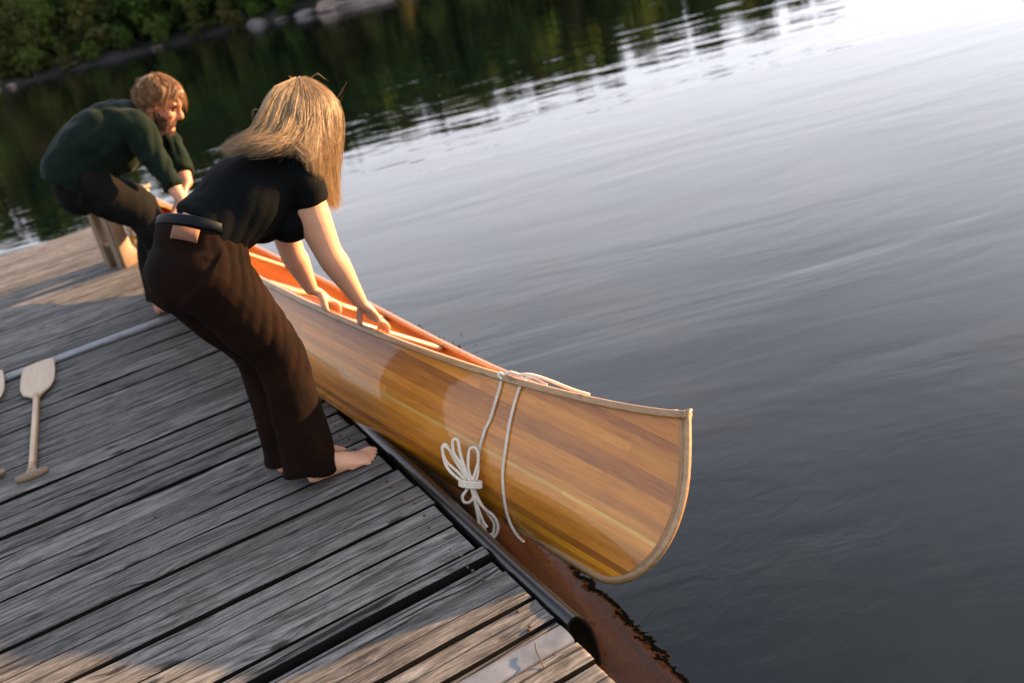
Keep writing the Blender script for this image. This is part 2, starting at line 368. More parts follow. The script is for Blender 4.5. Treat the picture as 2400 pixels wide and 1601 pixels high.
def leaf_cloud(n, shape, H, R, size, rng):
    """n leaf clumps through the crown; returns verts, faces. Crown base at z0."""
    P = []; D = []
    limbs = []
    if shape == 'cone':
        nl = int(26*H/4)
        for i in range(nl):
            z = H*(0.06+0.92*(i+rng.random())/nl); rad = R*(1-(z/H)**1.15)**0.85*(0.75+0.45*rng.random()); an = rng.random()*6.28
            limbs.append((z, rad, an, -0.18 if H > 3.5 else 0.25))
        for j in range(n):
            z, rad, an, drp = limbs[rng.integers(len(limbs))]
            q = rng.random()**0.6; x = q*rad; sp = 0.16*R*(0.5+q)
            P.append((x*math.cos(an)+rng.normal()*sp, x*math.sin(an)+rng.normal()*sp, z+drp*x+rng.normal()*0.10*H/4+0.06*rng.random()))
            D.append((math.cos(an), math.sin(an), 0.3))
    else:
        cl = []
        for i in range(34):
            v = nrm(rng.normal(size=3)); q = rng.random()**0.4
            cl.append((v*np.array([R, R, H*0.42])*q*0.86+np.array([0, 0, H*0.56]), R*(0.18+0.18*rng.random())))
        for j in range(n):
            c, r = cl[rng.integers(len(cl))]; v = nrm(rng.normal(size=3)); p = c+v*r*(0.6+0.5*rng.random()); P.append(p); D.append(v)
    P = np.array(P); D = np.array(D); D += 0.9*rng.normal(size=D.shape); D /= np.linalg.norm(D, axis=1)[:, None]
    U = np.cross(D, rng.normal(size=D.shape)); U /= np.linalg.norm(U, axis=1)[:, None]; W = np.cross(D, U)
    s = size*(0.55+0.9*rng.random((n, 1)))
    V4 = np.stack([P-U*s-W*s*0.5, P+U*s*0.3-W*s*0.62, P+U*s*1.15+W*s*0.1, P-U*s*0.1+W*s*0.7], 1).reshape(-1, 3)
    F = np.arange(4*n).reshape(-1, 4)
    return V4, F
def fast_mesh(name, V_, F_, mat):
    me = bpy.data.meshes.new(name); n, m = len(V_), len(F_)
    me.vertices.add(n); me.vertices.foreach_set('co', np.asarray(V_, np.float32).ravel())
    w = F_.shape[1]; me.loops.add(m*w); me.loops.foreach_set('vertex_index', F_.astype(np.int32).ravel())
    me.polygons.add(m); me.polygons.foreach_set('loop_start', np.arange(0, m*w, w, dtype=np.int32))
    me.update(calc_edges=True); me.materials.append(mat); return me
rng = np.random.default_rng(11)
KINDS = []
for (nm, shp, H, R, n, sz, mt) in [('cedar', 'cone', 2.8, 0.95, 3200, 0.085, 'leaf_cedar'), ('cedar', 'cone', 3.4, 1.0, 3600, 0.09, 'leaf_cedar'),
                                   ('spruce', 'cone', 5.2, 1.25, 5200, 0.11, 'leaf_spruce'), ('spruce', 'cone', 6.0, 1.35, 5600, 0.115, 'leaf_spruce'),
                                   ('broad', 'ball', 4.6, 1.75, 5200, 0.12, 'leaf_broad'), ('broad', 'ball', 3.6, 1.6, 4600, 0.12, 'leaf_broad'),
                                   ('spruce', 'cone', 4.6, 1.2, 4800, 0.105, 'leaf_cedar')]:
    cv, cf = leaf_cloud(n, shp, H, R, sz, rng)
    cm = fast_mesh('crown', cv, cf, MAT[mt])
    b = MB(); zz = np.linspace(-0.4, H*(0.93 if shp == 'cone' else 0.6), 9)
    b.tube(np.stack([0.05*np.sin(zz*1.3), 0.05*np.cos(zz*1.7), zz], 1), np.linspace(0.03*H**0.8+0.02, 0.012, 9), 7)
    for i in range(10):
        z0 = H*(0.15+0.06*i); an = i*2.4; L = R*(0.85 if shp == 'ball' else max(0.15, 0.8*(1-z0/H)))
        b.tube([(0, 0, z0), (L*0.5*math.cos(an), L*0.5*math.sin(an), z0+0.12*L), (L*math.cos(an), L*math.sin(an), z0+(0.5 if shp == 'ball' else -0.1)*L)], [0.025, 0.016, 0.006], 5)
    tm = bpy.data.meshes.new('trunk'); tm.from_pydata(b.v, [], b.f); tm.update(); tm.materials.append(MAT['bark'])
    KINDS.append((nm, H, cm, tm))
TREE_NAME = {'cedar': 'cedar_tree', 'spruce': 'spruce_tree', 'broad': 'broadleaf_tree'}
def plant(a, s, kind, h, label, group=None):
    nm, H, cm, tm = KINDS[kind]; x, y = shore_pt(a, s); sc = h/H
    e = empty(TREE_NAME[nm], (x, y, ground_h(a, s)-0.05), label, 'tree', group)
    e.scale = (sc*random.uniform(0.92, 1.12), sc*random.uniform(0.92, 1.12), sc); e.rotation_euler = (random.uniform(-.03, .03), random.uniform(-.03, .03), random.uniform(0, 6.28))
    link(bpy.data.objects.new('trunk', tm), e); link(bpy.data.objects.new('crown', cm), e)
# trees one can pick out at the top left of the view
for (a, s, kd, h, lb) in [
    (0.9, 0.9, 0, 2.6, 'small olive cedar at the waterline in the top left corner of the view'),
    (2.7, 1.0, 1, 3.1, 'narrow pointed olive cedar above the man, second from the left edge'),
    (5.9, 1.7, 6, 4.3, 'taller olive conifer standing just right of the narrow pointed cedar'),
    (9.0, 1.4, 5, 3.3, 'rounded bright green bush leaning over the dark bank'),
    (11.2, 1.6, 4, 3.6, 'wide olive green bush before the pale shore rock'),
    (13.4, 1.7, 5, 2.8, 'low yellow green bush left of the pink boulder'),
    (-1.6, 1.3, 1, 2.9, 'olive cedar mostly cut off by the left edge of the view'),
    (7.4, 2.6, 2, 5.0, 'dark spruce behind the rounded bright green bush')]:
    plant(a, s, kd, h, lb)
TL = 'evergreen or leafy tree of the far wood, seen mainly as dark green reflection'
for row, (s0, step, kinds, hh) in enumerate([(0.55, 1.5, (5, 0, 5, 4), (0.9, 1.7)), (2.4, 1.9, (2, 4, 6, 5), (3.2, 4.3)), (4.2, 1.8, (2, 3, 4, 2, 6), (4.8, 6.2)), (6.6, 1.8, (3, 2, 4, 3), (5.6, 7.4)), (9.5, 2.0, (3, 2, 3), (6.2, 8.2)), (13, 2.4, (3, 2), (6.6, 8.8))]):
    a = -9.0+row*0.7
    while a < 44.5:
        d = shore_d(a)+s0; h = random.uniform(*hh)
        lim = d*math.tan(math.radians(float(np.interp(a, [-9, 6, 15, 30, 42], [12.0, 11.6, 10.2, 9.3, 8.4]))))-2.25-ground_h(a, s0)
        h = min(h, lim*random.uniform(0.88, 1.08))
        if h > 0.7: plant(a, s0+random.uniform(-0.7, 0.7), random.choice(kinds), h, TL, 'trees of the far wood')
        a += math.degrees(step/d)*random.uniform(0.75, 1.25)
# rocks along the waterline
def rock_mesh(seed, flat):
    bm = bmesh.new(); bmesh.ops.create_icosphere(bm, subdivisions=3, radius=1)
    for v in bm.verts:
        p = v.co*1.1+V((seed*7.1, seed*3.3, 0)); q = 1+0.28*mnoise.noise(p)+0.10*mnoise.noise(p*3)
        v.co = V((v.co.x*q, v.co.y*q*0.75, v.co.z*q*flat))
        v.co.z = round(v.co.z*5)/5*0.5+v.co.z*0.5
    me = bpy.data.meshes.new('shore_rock'); bm.to_mesh(me); bm.free(); me.polygons.foreach_set('use_smooth', [False]*len(me.polygons)); return me
k = NT('granite'); n = k.noise(k.pos(), 2.2, 6, 0.65); r = k.rnd()
c = k.mix(r, k.ramp(n, [(0.3, (0.06, 0.055, 0.054)), (0.7, (0.17, 0.15, 0.14))]), k.ramp(n, [(0.3, (0.10, 0.072, 0.06)), (0.7, (0.27, 0.19, 0.15))]))
k.bsdf(c, 0.85, k.bump(n, 0.6, 0.05)); MAT['rock'] = k.m
RM = [rock_mesh(i, f) for i, f in enumerate((0.55, 0.7, 0.4, 0.6))]
for me in RM: me.materials.append(MAT['rock'])
def rock(a, s, sc, i, label, group=None, z=None, rz=None):
    x, y = shore_pt(a, s); o = bpy.data.objects.new('shore_rock', RM[i]); o.location = (x, y, ZW+0.05 if z is None else z)
    o.scale = sc if not np.isscalar(sc) else (sc, sc, sc); o.rotation_euler = (0, 0, random.uniform(0, 6.28) if rz is None else rz); link(o); tag(o, label, 'rock', group)
rock(17.9, -0.4, (0.55, 0.5, 0.5), 1, 'pink boulder on the far waterline at the top of the view')
rock(20.9, 0.2, (2.4, 1.0, 0.55), 2, 'long pale granite slab sloping into the water right of the pink boulder', rz=-0.3)
rock(14.0, -0.3, (0.6, 0.5, 0.4), 0, 'grey rounded shore rock behind the bushes left of the pink boulder')
rock(16.6, -0.9, (0.55, 0.45, 0.3), 3, 'low grey rock in the shallows left of the pink boulder')
RL = 'small dark stone along the far waterline'
for a in [0.6, 1.2, 8.6, 15.4, 19.4, 24.9]:
    rock(a+random.uniform(-.3, .3), random.uniform(-0.5, 0.35), (random.uniform(.2, .4), random.uniform(.15, .3), random.uniform(.08, .15)), random.randrange(4), RL, 'stones of the far waterline')
# ------------------------------------------------------------------ dock
dock = empty('dock', (0, 0, 0), 'weathered grey plank dock with black rubber edge bumper', 'dock')
XL = -4.3
def plank(y0, y1, dz=0.0, skew=0.0, xe=None, tilt=0.0, thick=0.036, seed=0):
    rg = np.random.default_rng(int(seed*977+abs(y0)*1000)); yc = 0.5*(y0+y1); hw = 0.5*(y1-y0)
    xe = rg.normal()*0.006 if xe is None else xe
    xs = np.unique(np.concatenate([np.linspace(XL, -1.8, 8), np.linspace(-1.8, -0.02, 40), [xe-0.012, xe-0.004, xe]]))
    xs = xs[xs <= xe]
    w1 = np.interp(xs, np.linspace(XL, 0.1, 30), rg.normal(size=30)*0.0013); w2 = np.interp(xs, np.linspace(XL, 0.1, 30), rg.normal(size=30)*0.0013)
    zz = np.interp(xs, np.linspace(XL, 0.1, 12), rg.normal(size=12)*0.0022)
    cup = rg.normal()*0.002
    R = []
    for i, x in enumerate(xs):
        a, b = -hw+w1[i], hw+w2[i]; end = 0.003 if i == len(xs)-1 else 0.0
        pr = [(a, -thick), (a, -0.009), (a+0.0022, -0.003), (a+0.008+end, 0.0-end), (a*0.5, cup-end), (b*0.5, cup-end), (b-0.008-end, 0.0-end), (b-0.0022, -0.003), (b, -0.009), (b, -thick)]
        R.append([(x, py+skew*x, pz+zz[i]+dz+tilt*py) for py, pz in pr])
    b_ = MB(); b_.rings(R)
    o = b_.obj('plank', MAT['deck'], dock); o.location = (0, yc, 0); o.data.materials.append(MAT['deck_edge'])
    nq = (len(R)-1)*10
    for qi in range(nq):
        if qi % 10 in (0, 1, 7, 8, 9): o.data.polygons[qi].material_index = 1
    m = o.modifiers.new('e', 'EDGE_SPLIT'); m.split_angle = math.radians(40)
    return o
gap = 0.0076
near = [(2.348, 2.496, 0, 0), (2.194, 2.348, 0, 0), (2.136, 2.192, -0.001, 0.003), (2.046, 2.121, -0.006, 0.017), (1.897, 2.046, 0.001, 0.002), (1.790, 1.895, 0, 0), (1.762, 1.786, -0.004, 0), (1.604, 1.686, 0.002, 0.0), (1.462, 1.600, -0.002, 0), (1.315, 1.458, 0, 0), (1.168, 1.312, 0, 0)]
for i, (a, b, dz, sk) in enumerate(near): plank(a+gap/2, b-gap/2, dz, sk, seed=i)
y = 2.496; i = 20
while y < 5.33:
    w = 0.1475+np.random.normal()*0.0012; plank(y+gap/2+abs(np.random.normal())*0.0012, min(y+w, 5.345)-gap/2, np.random.normal()*0.0016, np.random.normal()*0.0008, tilt=np.random.normal()*0.012, seed=i); y += w; i += 1
y = 5.462
while y < 8.6:
    w = 0.1475+np.random.normal()*0.0012; plank(y+gap/2, y+w-gap/2, np.random.normal()*0.0015, np.random.normal()*0.0008, tilt=np.random.normal()*0.012, seed=i); y += w; i += 1
YEND = y
def strip(y0, y1, top):
    hw = (y1-y0)/2; a = np.linspace(0, math.pi, 13); R = []
    for x in np.linspace(XL, -0.004, 26):
        ring = [(x, -hw, -0.03)]+[(x, -hw*math.cos(t), top*math.sin(t)**0.7*(1+0.02*math.sin(x*9))-0.004) for t in a]+[(x, hw, -0.03)]
        R.append(ring)
    b = MB(); b.rings(R); o = b.obj('joint_cover', MAT['pvc'], dock); o.location = (0, (y0+y1)/2, 0.0)
    m = o.modifiers.new('e', 'EDGE_SPLIT'); m.split_angle = math.radians(50); return o
tag(strip(1.690, 1.758, 0.013), 'pale rounded plastic cover over the near dock joint')
tag(strip(5.352, 5.455, 0.006), 'pale rounded plastic cover over the far dock joint')
# frame beneath
for nm, (x, hx) in {'edge_beam': (-0.055, 0.022), 'inner_beam': (-0.72, 0.02), 'middle_beam': (-1.4, 0.02), 'outer_beam': (-2.6, 0.02)}.items():
    b = MB(); b.box((x, 4.9, -0.14), (hx, 3.78, 0.10)); b.obj(nm, MAT['beam'], dock, False)
b = MB(); b.box((-2.2, YEND+0.02, -0.13), (2.15, 0.018, 0.10)); b.obj('end_beam', MAT['beam'], dock, False)
for fy in (1.9, 3.3, 4.8, 6.3, 7.8):
    b = MB(); b.box((-1.9, fy, -0.36), (1.5, 0.45, 0.11)); b.obj('float', MAT['rubber'], dock, False)
# rubber bumper: curved sheet bolted along the edge
pr = [(0.008, -0.075), (0.010, -0.028), (0.016, -0.004), (0.030, 0.007), (0.046, 0.004), (0.062, -0.018), (0.074, -0.050), (0.080, -0.095), (0.080, -0.135), (0.076, -0.165)]
pr = catmull(pr, 22); T = np.gradient(pr, axis=0); T /= np.linalg.norm(T, axis=1)[:, None]; Nn = np.stack([T[:, 1], -T[:, 0]], 1)
inn = pr+Nn*0.006; prof = np.vstack([pr, inn[::-1]]); R = []
for yy in np.linspace(1.752, 7.9, 60):
    w = 0.003*math.sin(yy*2.1)+0.002*math.sin(yy*5.3)
    R.append([(p[0]+w, yy, p[1]+w*0.5) for p in prof])
b = MB(); b.rings(R, cap=False)
n = len(prof)
for base in (0, (len(R)-1)*n):
    for j in range(len(pr)-1): b.f.append((base+j, base+j+1, base+n-2-j, base+n-1-j))
tag(b.obj('edge_bumper', MAT['rubber'], dock), 'black rubber bumper curling over the dock edge').modifiers.new('e', 'EDGE_SPLIT').split_angle = math.radians(50)
# nails near the plank ends
NP = []
for o in list(dock.children):
    if o.name.split('.')[0] == 'plank' and 1.2 < o.location.y < 4.2:
        w = o.dimensions.y if o.dimensions.y > 0.05 else 0.1
        for s in (-1, 1):
            NP.append((-0.055+random.uniform(-.012, .012), o.location.y+s*0.030+random.uniform(-.008, .008)))
        if random.random() < 0.25: NP.append((-0.72+random.uniform(-.01, .01), o.location.y+random.choice((-1, 1))*0.03))
b = MB(); a = np.linspace(0, 2*math.pi, 8, endpoint=False)
b.rings([np.stack([r*np.cos(a), r*np.sin(a), np.full(8, z)], 1) for r, z in ((0.0042, -0.004), (0.0042, 0.0004), (0.003, 0.0011))])
nm_ = bpy.data.meshes.new('nail'); nm_.from_pydata(b.v, [], b.f); nm_.update(); nm_.materials.append(MAT['nail'])
for x, y in NP:
    o = bpy.data.objects.new('nail', nm_); o.location = (x, y, 0.0005); link(o, dock)
# small dry twig on the near joint cover
b = MB(); b.tube(catmull([(-0.085, 1.722, 0.020), (-0.095, 1.700, 0.019), (-0.098, 1.680, 0.010), (-0.105, 1.655, 0.006)], 10), np.linspace(0.0022, 0.0012, 10), 6)
tag(b.obj('twig', MAT['bark']), 'thin dark twig lying across the near joint cover', 'twig')

# ------------------------------------------------------------------ paddles
MAT['paddle'] = m_wood('pale_paddle_wood', (0.25, 0.150, 0.074), (0.38, 0.245, 0.130), 0.33, 0.0, (6, 60, 60))
MAT['paddle_worn'] = m_wood('worn_grip_wood', (0.10, 0.062, 0.036), (0.22, 0.14, 0.08), 0.55, 0.0, (6, 60, 60))
def paddle(grip, tip, label, wide=1.0):
    g = np.array(grip); t = np.array(tip); L = np.linalg.norm(t-g); e = empty('canoe_paddle', (g[0], g[1], 0.0), label, 'paddle', 'paddles lying on the dock')
    e.rotation_euler = (0, 0, math.atan2(t[1]-g[1], t[0]-g[0]))
    # blade in local x along paddle
    xs = np.linspace(L-0.56, L, 30); R = []
    for x in xs:
        q = (x-(L-0.56))/0.56
        w = np.interp(q, [0, 0.06, 0.16, 0.35, 0.6, 0.85, 0.94, 0.98, 1.0], [0.015, 0.028, 0.062, 0.080, 0.083, 0.080, 0.076, 0.066, 0.045])*wide
        th = np.interp(q, [0, 0.12, 0.3, 1], [0.014, 0.010, 0.0055, 0.0035]); a = np.linspace(0, 2*math.pi, 20, endpoint=False)
        R.append(np.stack([np.full(20, x)-0.05*(np.cos(a))*max(0, q-0.9)*2*0.5, w*np.cos(a), 0.018+th*np.sin(a)], 1))
    b = MB(); b.rings(R); b.obj('blade', MAT['paddle'], e)
    b = MB(); b.tube([(x, 0, 0.018) for x in np.linspace(0.03, L-0.53, 12)], [0.0165]+[0.0145]*10+[0.0150], 12, flat=1.1); b.obj('shaft', MAT['paddle'], e)
    b = MB(); b.limb([(0.0, -0.052, 0.019), (-0.004, -0.03, 0.019), (-0.006, 0, 0.019), (-0.004, 0.03, 0.019), (0.0, 0.052, 0.019)], [(0.014, 0.013), (0.018, 0.015), (0.021, 0.017), (0.018, 0.015), (0.014, 0.013)], (1, 0, 0))
    b.limb([(0.0, 0, 0.019), (0.05, 0, 0.019), (0.11, 0, 0.018)], [(0.026, 0.015), (0.019, 0.016), (0.015, 0.0155)], (0, 1, 0))
    b.fused('grip', 0.004, MAT['paddle_worn'], e, 3)
paddle((-1.072, 3.925), (-0.958, 5.375), 'pale wooden paddle lying whole on the dock behind the woman')
paddle((-1.225, 4.075), (-1.205, 5.50), 'wooden paddle cut off by the left edge of the view', 0.98)

# ------------------------------------------------------------------ beige plastic stool behind the man
st = empty('step_stool', (-0.245, 7.09, 0), 'beige moulded plastic step stool on the far end of the dock', 'stool')
def stool_panel(y0, wb, wt, H, flange):
    # panel with a U-shaped opening and side flanges
    th = np.linspace(0, 2*math.pi, 48, endpoint=False); ro = []; ri = []
    for t in th:
        c, s = math.cos(t), math.sin(t); m = max(abs(c), abs(s)); z = (s/m*0.5+0.5)*H; w = wb+(wt-wb)*z/H; ro.append((c/m*w, z))
        e = 3.0; ri.append(((wt-0.085)*math.copysign(abs(c)**(2/e), c), 0.235+0.135*math.copysign(abs(s)**(2/e), s)))
    v = []; f = []; n = 48
    for dpt in (0.0, 0.022):
        for (a, z) in ro+ri: v.append((a, y0+dpt, z))
    for j in range(n):
        kx = (j+1) % n
        f += [(j, kx, n+kx, n+j), (2*n+j, 3*n+j, 3*n+kx, 2*n+kx), (j, 2*n+j, 2*n+kx, kx), (n+j, n+kx, 3*n+kx, 3*n+j)]
    o = mesh_obj('side_panel', v, f, MAT['stool'], st, True); m = o.modifiers.new('b', 'BEVEL'); m.width = 0.006; m.segments = 2; m.limit_method = 'ANGLE'; m.angle_limit = math.radians(50)
    m = o.modifiers.new('e', 'EDGE_SPLIT'); m.split_angle = math.radians(45)
    for s_ in (-1, 1):
        b = MB(); R = []
        for z in np.linspace(0, H, 8):
            w = wb+(wt-wb)*z/H; R.append([(s_*(w-0.012), y0+0.0225, z), (s_*(w+0.006), y0+0.0225, z), (s_*(w+0.006), y0+flange, z), (s_*(w-0.012), y0+flange, z)])
        b.rings(R); o = b.obj('flange', MAT['stool'], st, False)
stool_panel(-0.20, 0.20, 0.185, 0.42, 0.075); stool_panel(0.02, 0.17, 0.16, 0.42, -0.02)
b = MB(); b.box((0, -0.085, 0.434), (0.20, 0.13, 0.014)); o = b.obj('seat', MAT['stool'], st, False); m = o.modifiers.new('b', 'BEVEL'); m.width = 0.01; m.segments = 3
b = MB(); b.box((0, -0.09, 0.155), (0.165, 0.085, 0.010)); b.obj('shelf', MAT['stool'], st, False)
st.rotation_euler = (0, 0, math.radians(30))
# ------------------------------------------------------------------ canoe (held on its side over the dock edge)
cB, cD, cHe, cPs, cPc, cR0, cKap, cR1, cL, cHs = 0.3879, 0.3485, 0.5444, 2.874, 1.27, 0.255, 0.7572, 0.1518, 5.2, 0.36
cO = np.array([0.257, 1.8097, -0.2064]); cA = np.array([-0.1016906, 0.99252692, 0.06744875]); cX = np.array([0.77152962, 0.12148601, -0.62448634]); cZ = np.array([0.62801359, 0.01146568, 0.7781179])
def section(t, phi):
    """(u, v, w) of the near half hull at station t for girth angles phi (0 keel, pi/2 sheer)"""
    s = 2*t-1; a = abs(s); b = cB*max(0.0, 1-a*a)**cPc; H = cHe if s < 0 else cHs
    sh = cD+(H-cD)*a**cPs; kk = 0.03*a**4; u = t*cL; ue = min(u, cL-u)
    n = 1.35+1.15*ue/1.4 if ue < 1.4 else 2.5
    v = b*np.sin(phi)**(2/n); w = kk+(sh-kk)*(1-np.clip(np.cos(phi), 0, 1)**(2/n)); x = np.clip((w-0.03)/(H-0.03), 0, 1)
    g = cR0*(1-np.sqrt(np.clip(1-(1-np.minimum(x/cKap, 1))**2, 0, 1)))+cR1*x**2
    return np.stack([u+g*(math.exp(-u/.6)-math.exp(-(cL-u)/.6)), v, w], 1)
def sheer(t): return section(t, np.array([math.pi/2]))[0]
canoe = empty('canoe', (0, 0, 0), 'cedar strip canoe with varnished amber hull tipped over the dock edge', 'canoe')
canoe.matrix_world = Matrix(((cA[0], cX[0], cZ[0], cO[0]), (cA[1], cX[1], cZ[1], cO[1]), (cA[2], cX[2], cZ[2], cO[2]), (0, 0, 0, 1)))
def strip_mat(name, a, b):
    k = NT(name); r = k.rnd(); off = k.comb(k.math('MULTIPLY', r, 31.0), k.math('MULTIPLY', r, 13.0), k.math('MULTIPLY', r, 5.0))
    co = k.obj_co(); v = k.vmath('ADD', co, off)
    wob = k.noise(k.mapping(v, (1.3, 2, 2)), 1.0, 3)
    x, y, z = k.sep(v); v2 = k.comb(x, y, k.math('ADD', z, k.math('MULTIPLY', wob, 0.05)))
    g = k.noise(k.mapping(v2, (2.4, 40, 110)), 1.0, 5, 0.62)
    g2 = k.noise(k.mapping(v, (1.3, 7, 9)), 1.0, 4)
    t = k.math('ADD', k.math('MULTIPLY', g, 0.55), k.math('MULTIPLY', g2, 0.45))
    c = k.ramp(t, [(0.28, tuple(x*0.62 for x in a)), (0.42, a), (0.66, b)])
    # long pieces spliced end to end change tone along the strip
    pc = k.voro(k.comb(k.math('ADD', k.math('MULTIPLY', x, 0.55), k.math('MULTIPLY', r, 9.0)), 0.0, 0.0), 1.0, 'F1', 'Color')
    sx = k.sep(pc)[0]; hs = k.t.nodes.new('ShaderNodeHueSaturation'); k.set(hs, 'Color', c); k.set(hs, 'Value', k.math('ADD', 0.80, k.math('MULTIPLY', sx, 0.42))); c = hs.outputs[0]
    # scuffs and tiny dark specks under the varnish
    sp = k.ramp(k.voro(k.mapping(co, (60, 90, 90)), 1.0), [(0.0, 1.0), (0.055, 0.9), (0.085, 0.0)])
    sp = k.math('MULTIPLY', sp, k.ramp(k.noise(co, 3.0, 3), [(0.52, 0.0), (0.66, 0.85)]))
    c = k.mix(sp, c, (0.05, 0.035, 0.025))
    nz = k.noise(co, 7.0, 3, 0.5); nb = k.bump(nz, 0.12, 0.006)
    fr = k.noise(k.mapping(co, (40, 160, 160)), 1.0, 3, 0.6)
    p = k.bsdf(c, 0.42, None, Coat_Weight=1.0, Coat_Roughness=k.ramp(fr, [(0.35, 0.035), (0.75, 0.11)]), Coat_IOR=1.40, Specular_IOR_Level=0.35)
    k.set(p, 'Coat Normal', nb); return k.m
SM = {'amber': strip_mat('cedar_amber', (0.42, 0.142, 0.012), (0.58, 0.220, 0.024)), 'light': strip_mat('cedar_light', (0.46, 0.168, 0.016), (0.62, 0.252, 0.032)),
      'dark': strip_mat('cedar_dark', (0.27, 0.085, 0.010), (0.40, 0.142, 0.018)), 'orange': strip_mat('cedar_orange', (0.60, 0.215, 0.010), (0.80, 0.330, 0.020)),
      'yellow': strip_mat('accent_yellow', (0.50, 0.27, 0.055), (0.62, 0.36, 0.09))}
PH = np.concatenate([np.linspace(0, 0.25, 40)**1.0, np.linspace(0.25, math.pi/2, 140)[1:]])
TS = 0.5-0.5*np.cos(np.linspace(0, math.pi, 84)); TS[0] = 0.0; TS[-1] = 1.0
SEC = [section(t, PH) for t in TS]
SG = []
for q in SEC:
    g = np.concatenate([[0], np.cumsum(np.linalg.norm(np.diff(q, axis=0), axis=1))]); SG.append((g, float(np.interp(0.19, q[:, 2], g)), g[-1]))
SW = 0.0265
UP = [(0, 0.011, 'yellow')]; s = 0.011
for c in ['light', 'amber', 'amber', 'amber', 'dark', 'dark', 'amber', 'light', 'amber', 'dark', 'amber', 'amber', 'amber', 'dark', 'amber']: UP.append((s, s+SW, c)); s += SW
s = 0.0
for c in ['light', 'light', 'amber', 'amber', 'dark', 'orange', 'amber', 'orange', 'amber', 'orange', 'orange', 'amber', 'orange', 'amber', 'orange', 'amber', 'orange', 'amber', 'orange', 'amber']: UP.append((s-SW, s, c)); s -= SW
THK = 0.006
for side in (-1, 1):
    for (a, b, cname) in UP:
        rows = []; 
        for q, (g, sa, se) in zip(SEC, SG):
            lo, hi = min(max(sa+a, 0), se), min(max(sa+b, 0), se)
            if hi-lo < 0.0006: rows.append(None); continue
            ss = np.linspace(lo, hi, 4); P = np.stack([np.interp(ss, g, q[:, i]) for i in range(3)], 1)
            Q = np.stack([np.interp(np.clip(ss+0.004, 0, se), g, q[:, i])-np.interp(np.clip(ss-0.004, 0, se), g, q[:, i]) for i in (1, 2)], 1)
            Q /= np.linalg.norm(Q, axis=1)[:, None]+1e-9
            ins = P+np.stack([np.zeros(4), -Q[:, 1], Q[:, 0]], 1)*THK; ins[:, 1] = np.maximum(ins[:, 1], 0.0004)
            rows.append(np.vstack([P, ins[::-1]])*np.array([1, side, 1]))
        run = []; bld = MB()
        for r in rows+[None]:
            if r is None:
                if len(run) > 1:
                    if side > 0: run = [x[::-1] for x in run]
                    bld = MB(); bld.rings(run, True, True)
                    o = bld.obj('hull_strip', SM[cname], canoe); m = o.modifiers.new('e', 'EDGE_SPLIT'); m.split_angle = math.radians(50)
                run = []
            else: run.append(r)
MAT['ash'] = m_wood('ash_gunwale', (0.22, 0.112, 0.040), (0.37, 0.215, 0.088), 0.38, 0.5, (5, 80, 80), 0.12, dark=(0.10, 0.055, 0.025))
MAT['ash_in'] = m_wood('varnished_ash', (0.40, 0.20, 0.075), (0.60, 0.34, 0.14), 0.35, 0.8, (5, 80, 80), 0.08)
ts = 0.5-0.5*np.cos(np.linspace(0.0, math.pi, 90)); SH = np.array([sheer(t) for t in ts])
def rail(name, side, off, hw, hh, dz, t0=0, t1=90, mat='ash'):
    R = []; pts = SH[t0:t1]*np.array([1, side, 1]); T = np.gradient(pts, axis=0); T /= np.linalg.norm(T, axis=1)[:, None]
    a = np.linspace(0, 2*math.pi, 12, endpoint=False); e = 3.2
    ca = np.sign(np.cos(a))*np.abs(np.cos(a))**(2/e); sa = np.sign(np.sin(a))*np.abs(np.sin(a))**(2/e)
    for p, t in zip(pts, T):
        o = np.array([-t[1], t[0], 0.0]); o = o/(np.linalg.norm(o)+1e-9)
        if o[1]*side < 0: o = -o
        up = np.cross(o, t); up = up if up[2] > 0 else -up
        c = p+o*off+up*dz; R.append(c+hw*ca[:, None]*o+hh*sa[:, None]*up)
    b = MB(); b.rings(R); return b.obj(name, MAT[mat], canoe)
for sd_ in (-1, 1):
    rail('outer_gunwale', sd_, 0.0085, 0.0095, 0.0115, -0.004)
    rail('inner_gunwale', sd_, -0.0135, 0.0085, 0.0110, -0.003, 5, 85, 'ash_in')
# outer stems
for nm_, tt, sg in (('bow_stem', 0.0, -1), ('stern_stem', 1.0, 1)):
    P = section(tt, np.linspace(0.02, math.pi/2, 60)); P = P[np.argsort(P[:, 2])]
    keel = np.array([section(t, np.array([0.0]))[0] for t in (np.linspace(0.11, 0.004, 14) if sg < 0 else np.linspace(0.89, 0.996, 14))])
    P = np.vstack([keel, P]); T = np.gradient(P, axis=0); T /= np.linalg.norm(T, axis=1)[:, None]
    out = np.stack([T[:, 2], 0*T[:, 0], -T[:, 0]], 1)*(-1 if sg < 0 else 1); R = []
    P = P+np.array([0, 0, 0]); b = MB()
    for i in range(len(P)):
        f = min(1.0, i/8.0); hw = 0.0045*f+0.0035; o_ = out[i]; y = np.array([0, 1.0, 0])
        R.append([P[i]-y*hw-o_*0.012, P[i]-y*hw+o_*0.003, P[i]-y*hw*0.6+o_*0.0075, P[i]+y*hw*0.6+o_*0.0075, P[i]+y*hw+o_*0.003, P[i]+y*hw-o_*0.012])
    R[-1] = [q+np.array([0, 0, 0.012]) for q in R[-1]]
    b.rings(R); b.obj(nm_, MAT['ash'], canoe)
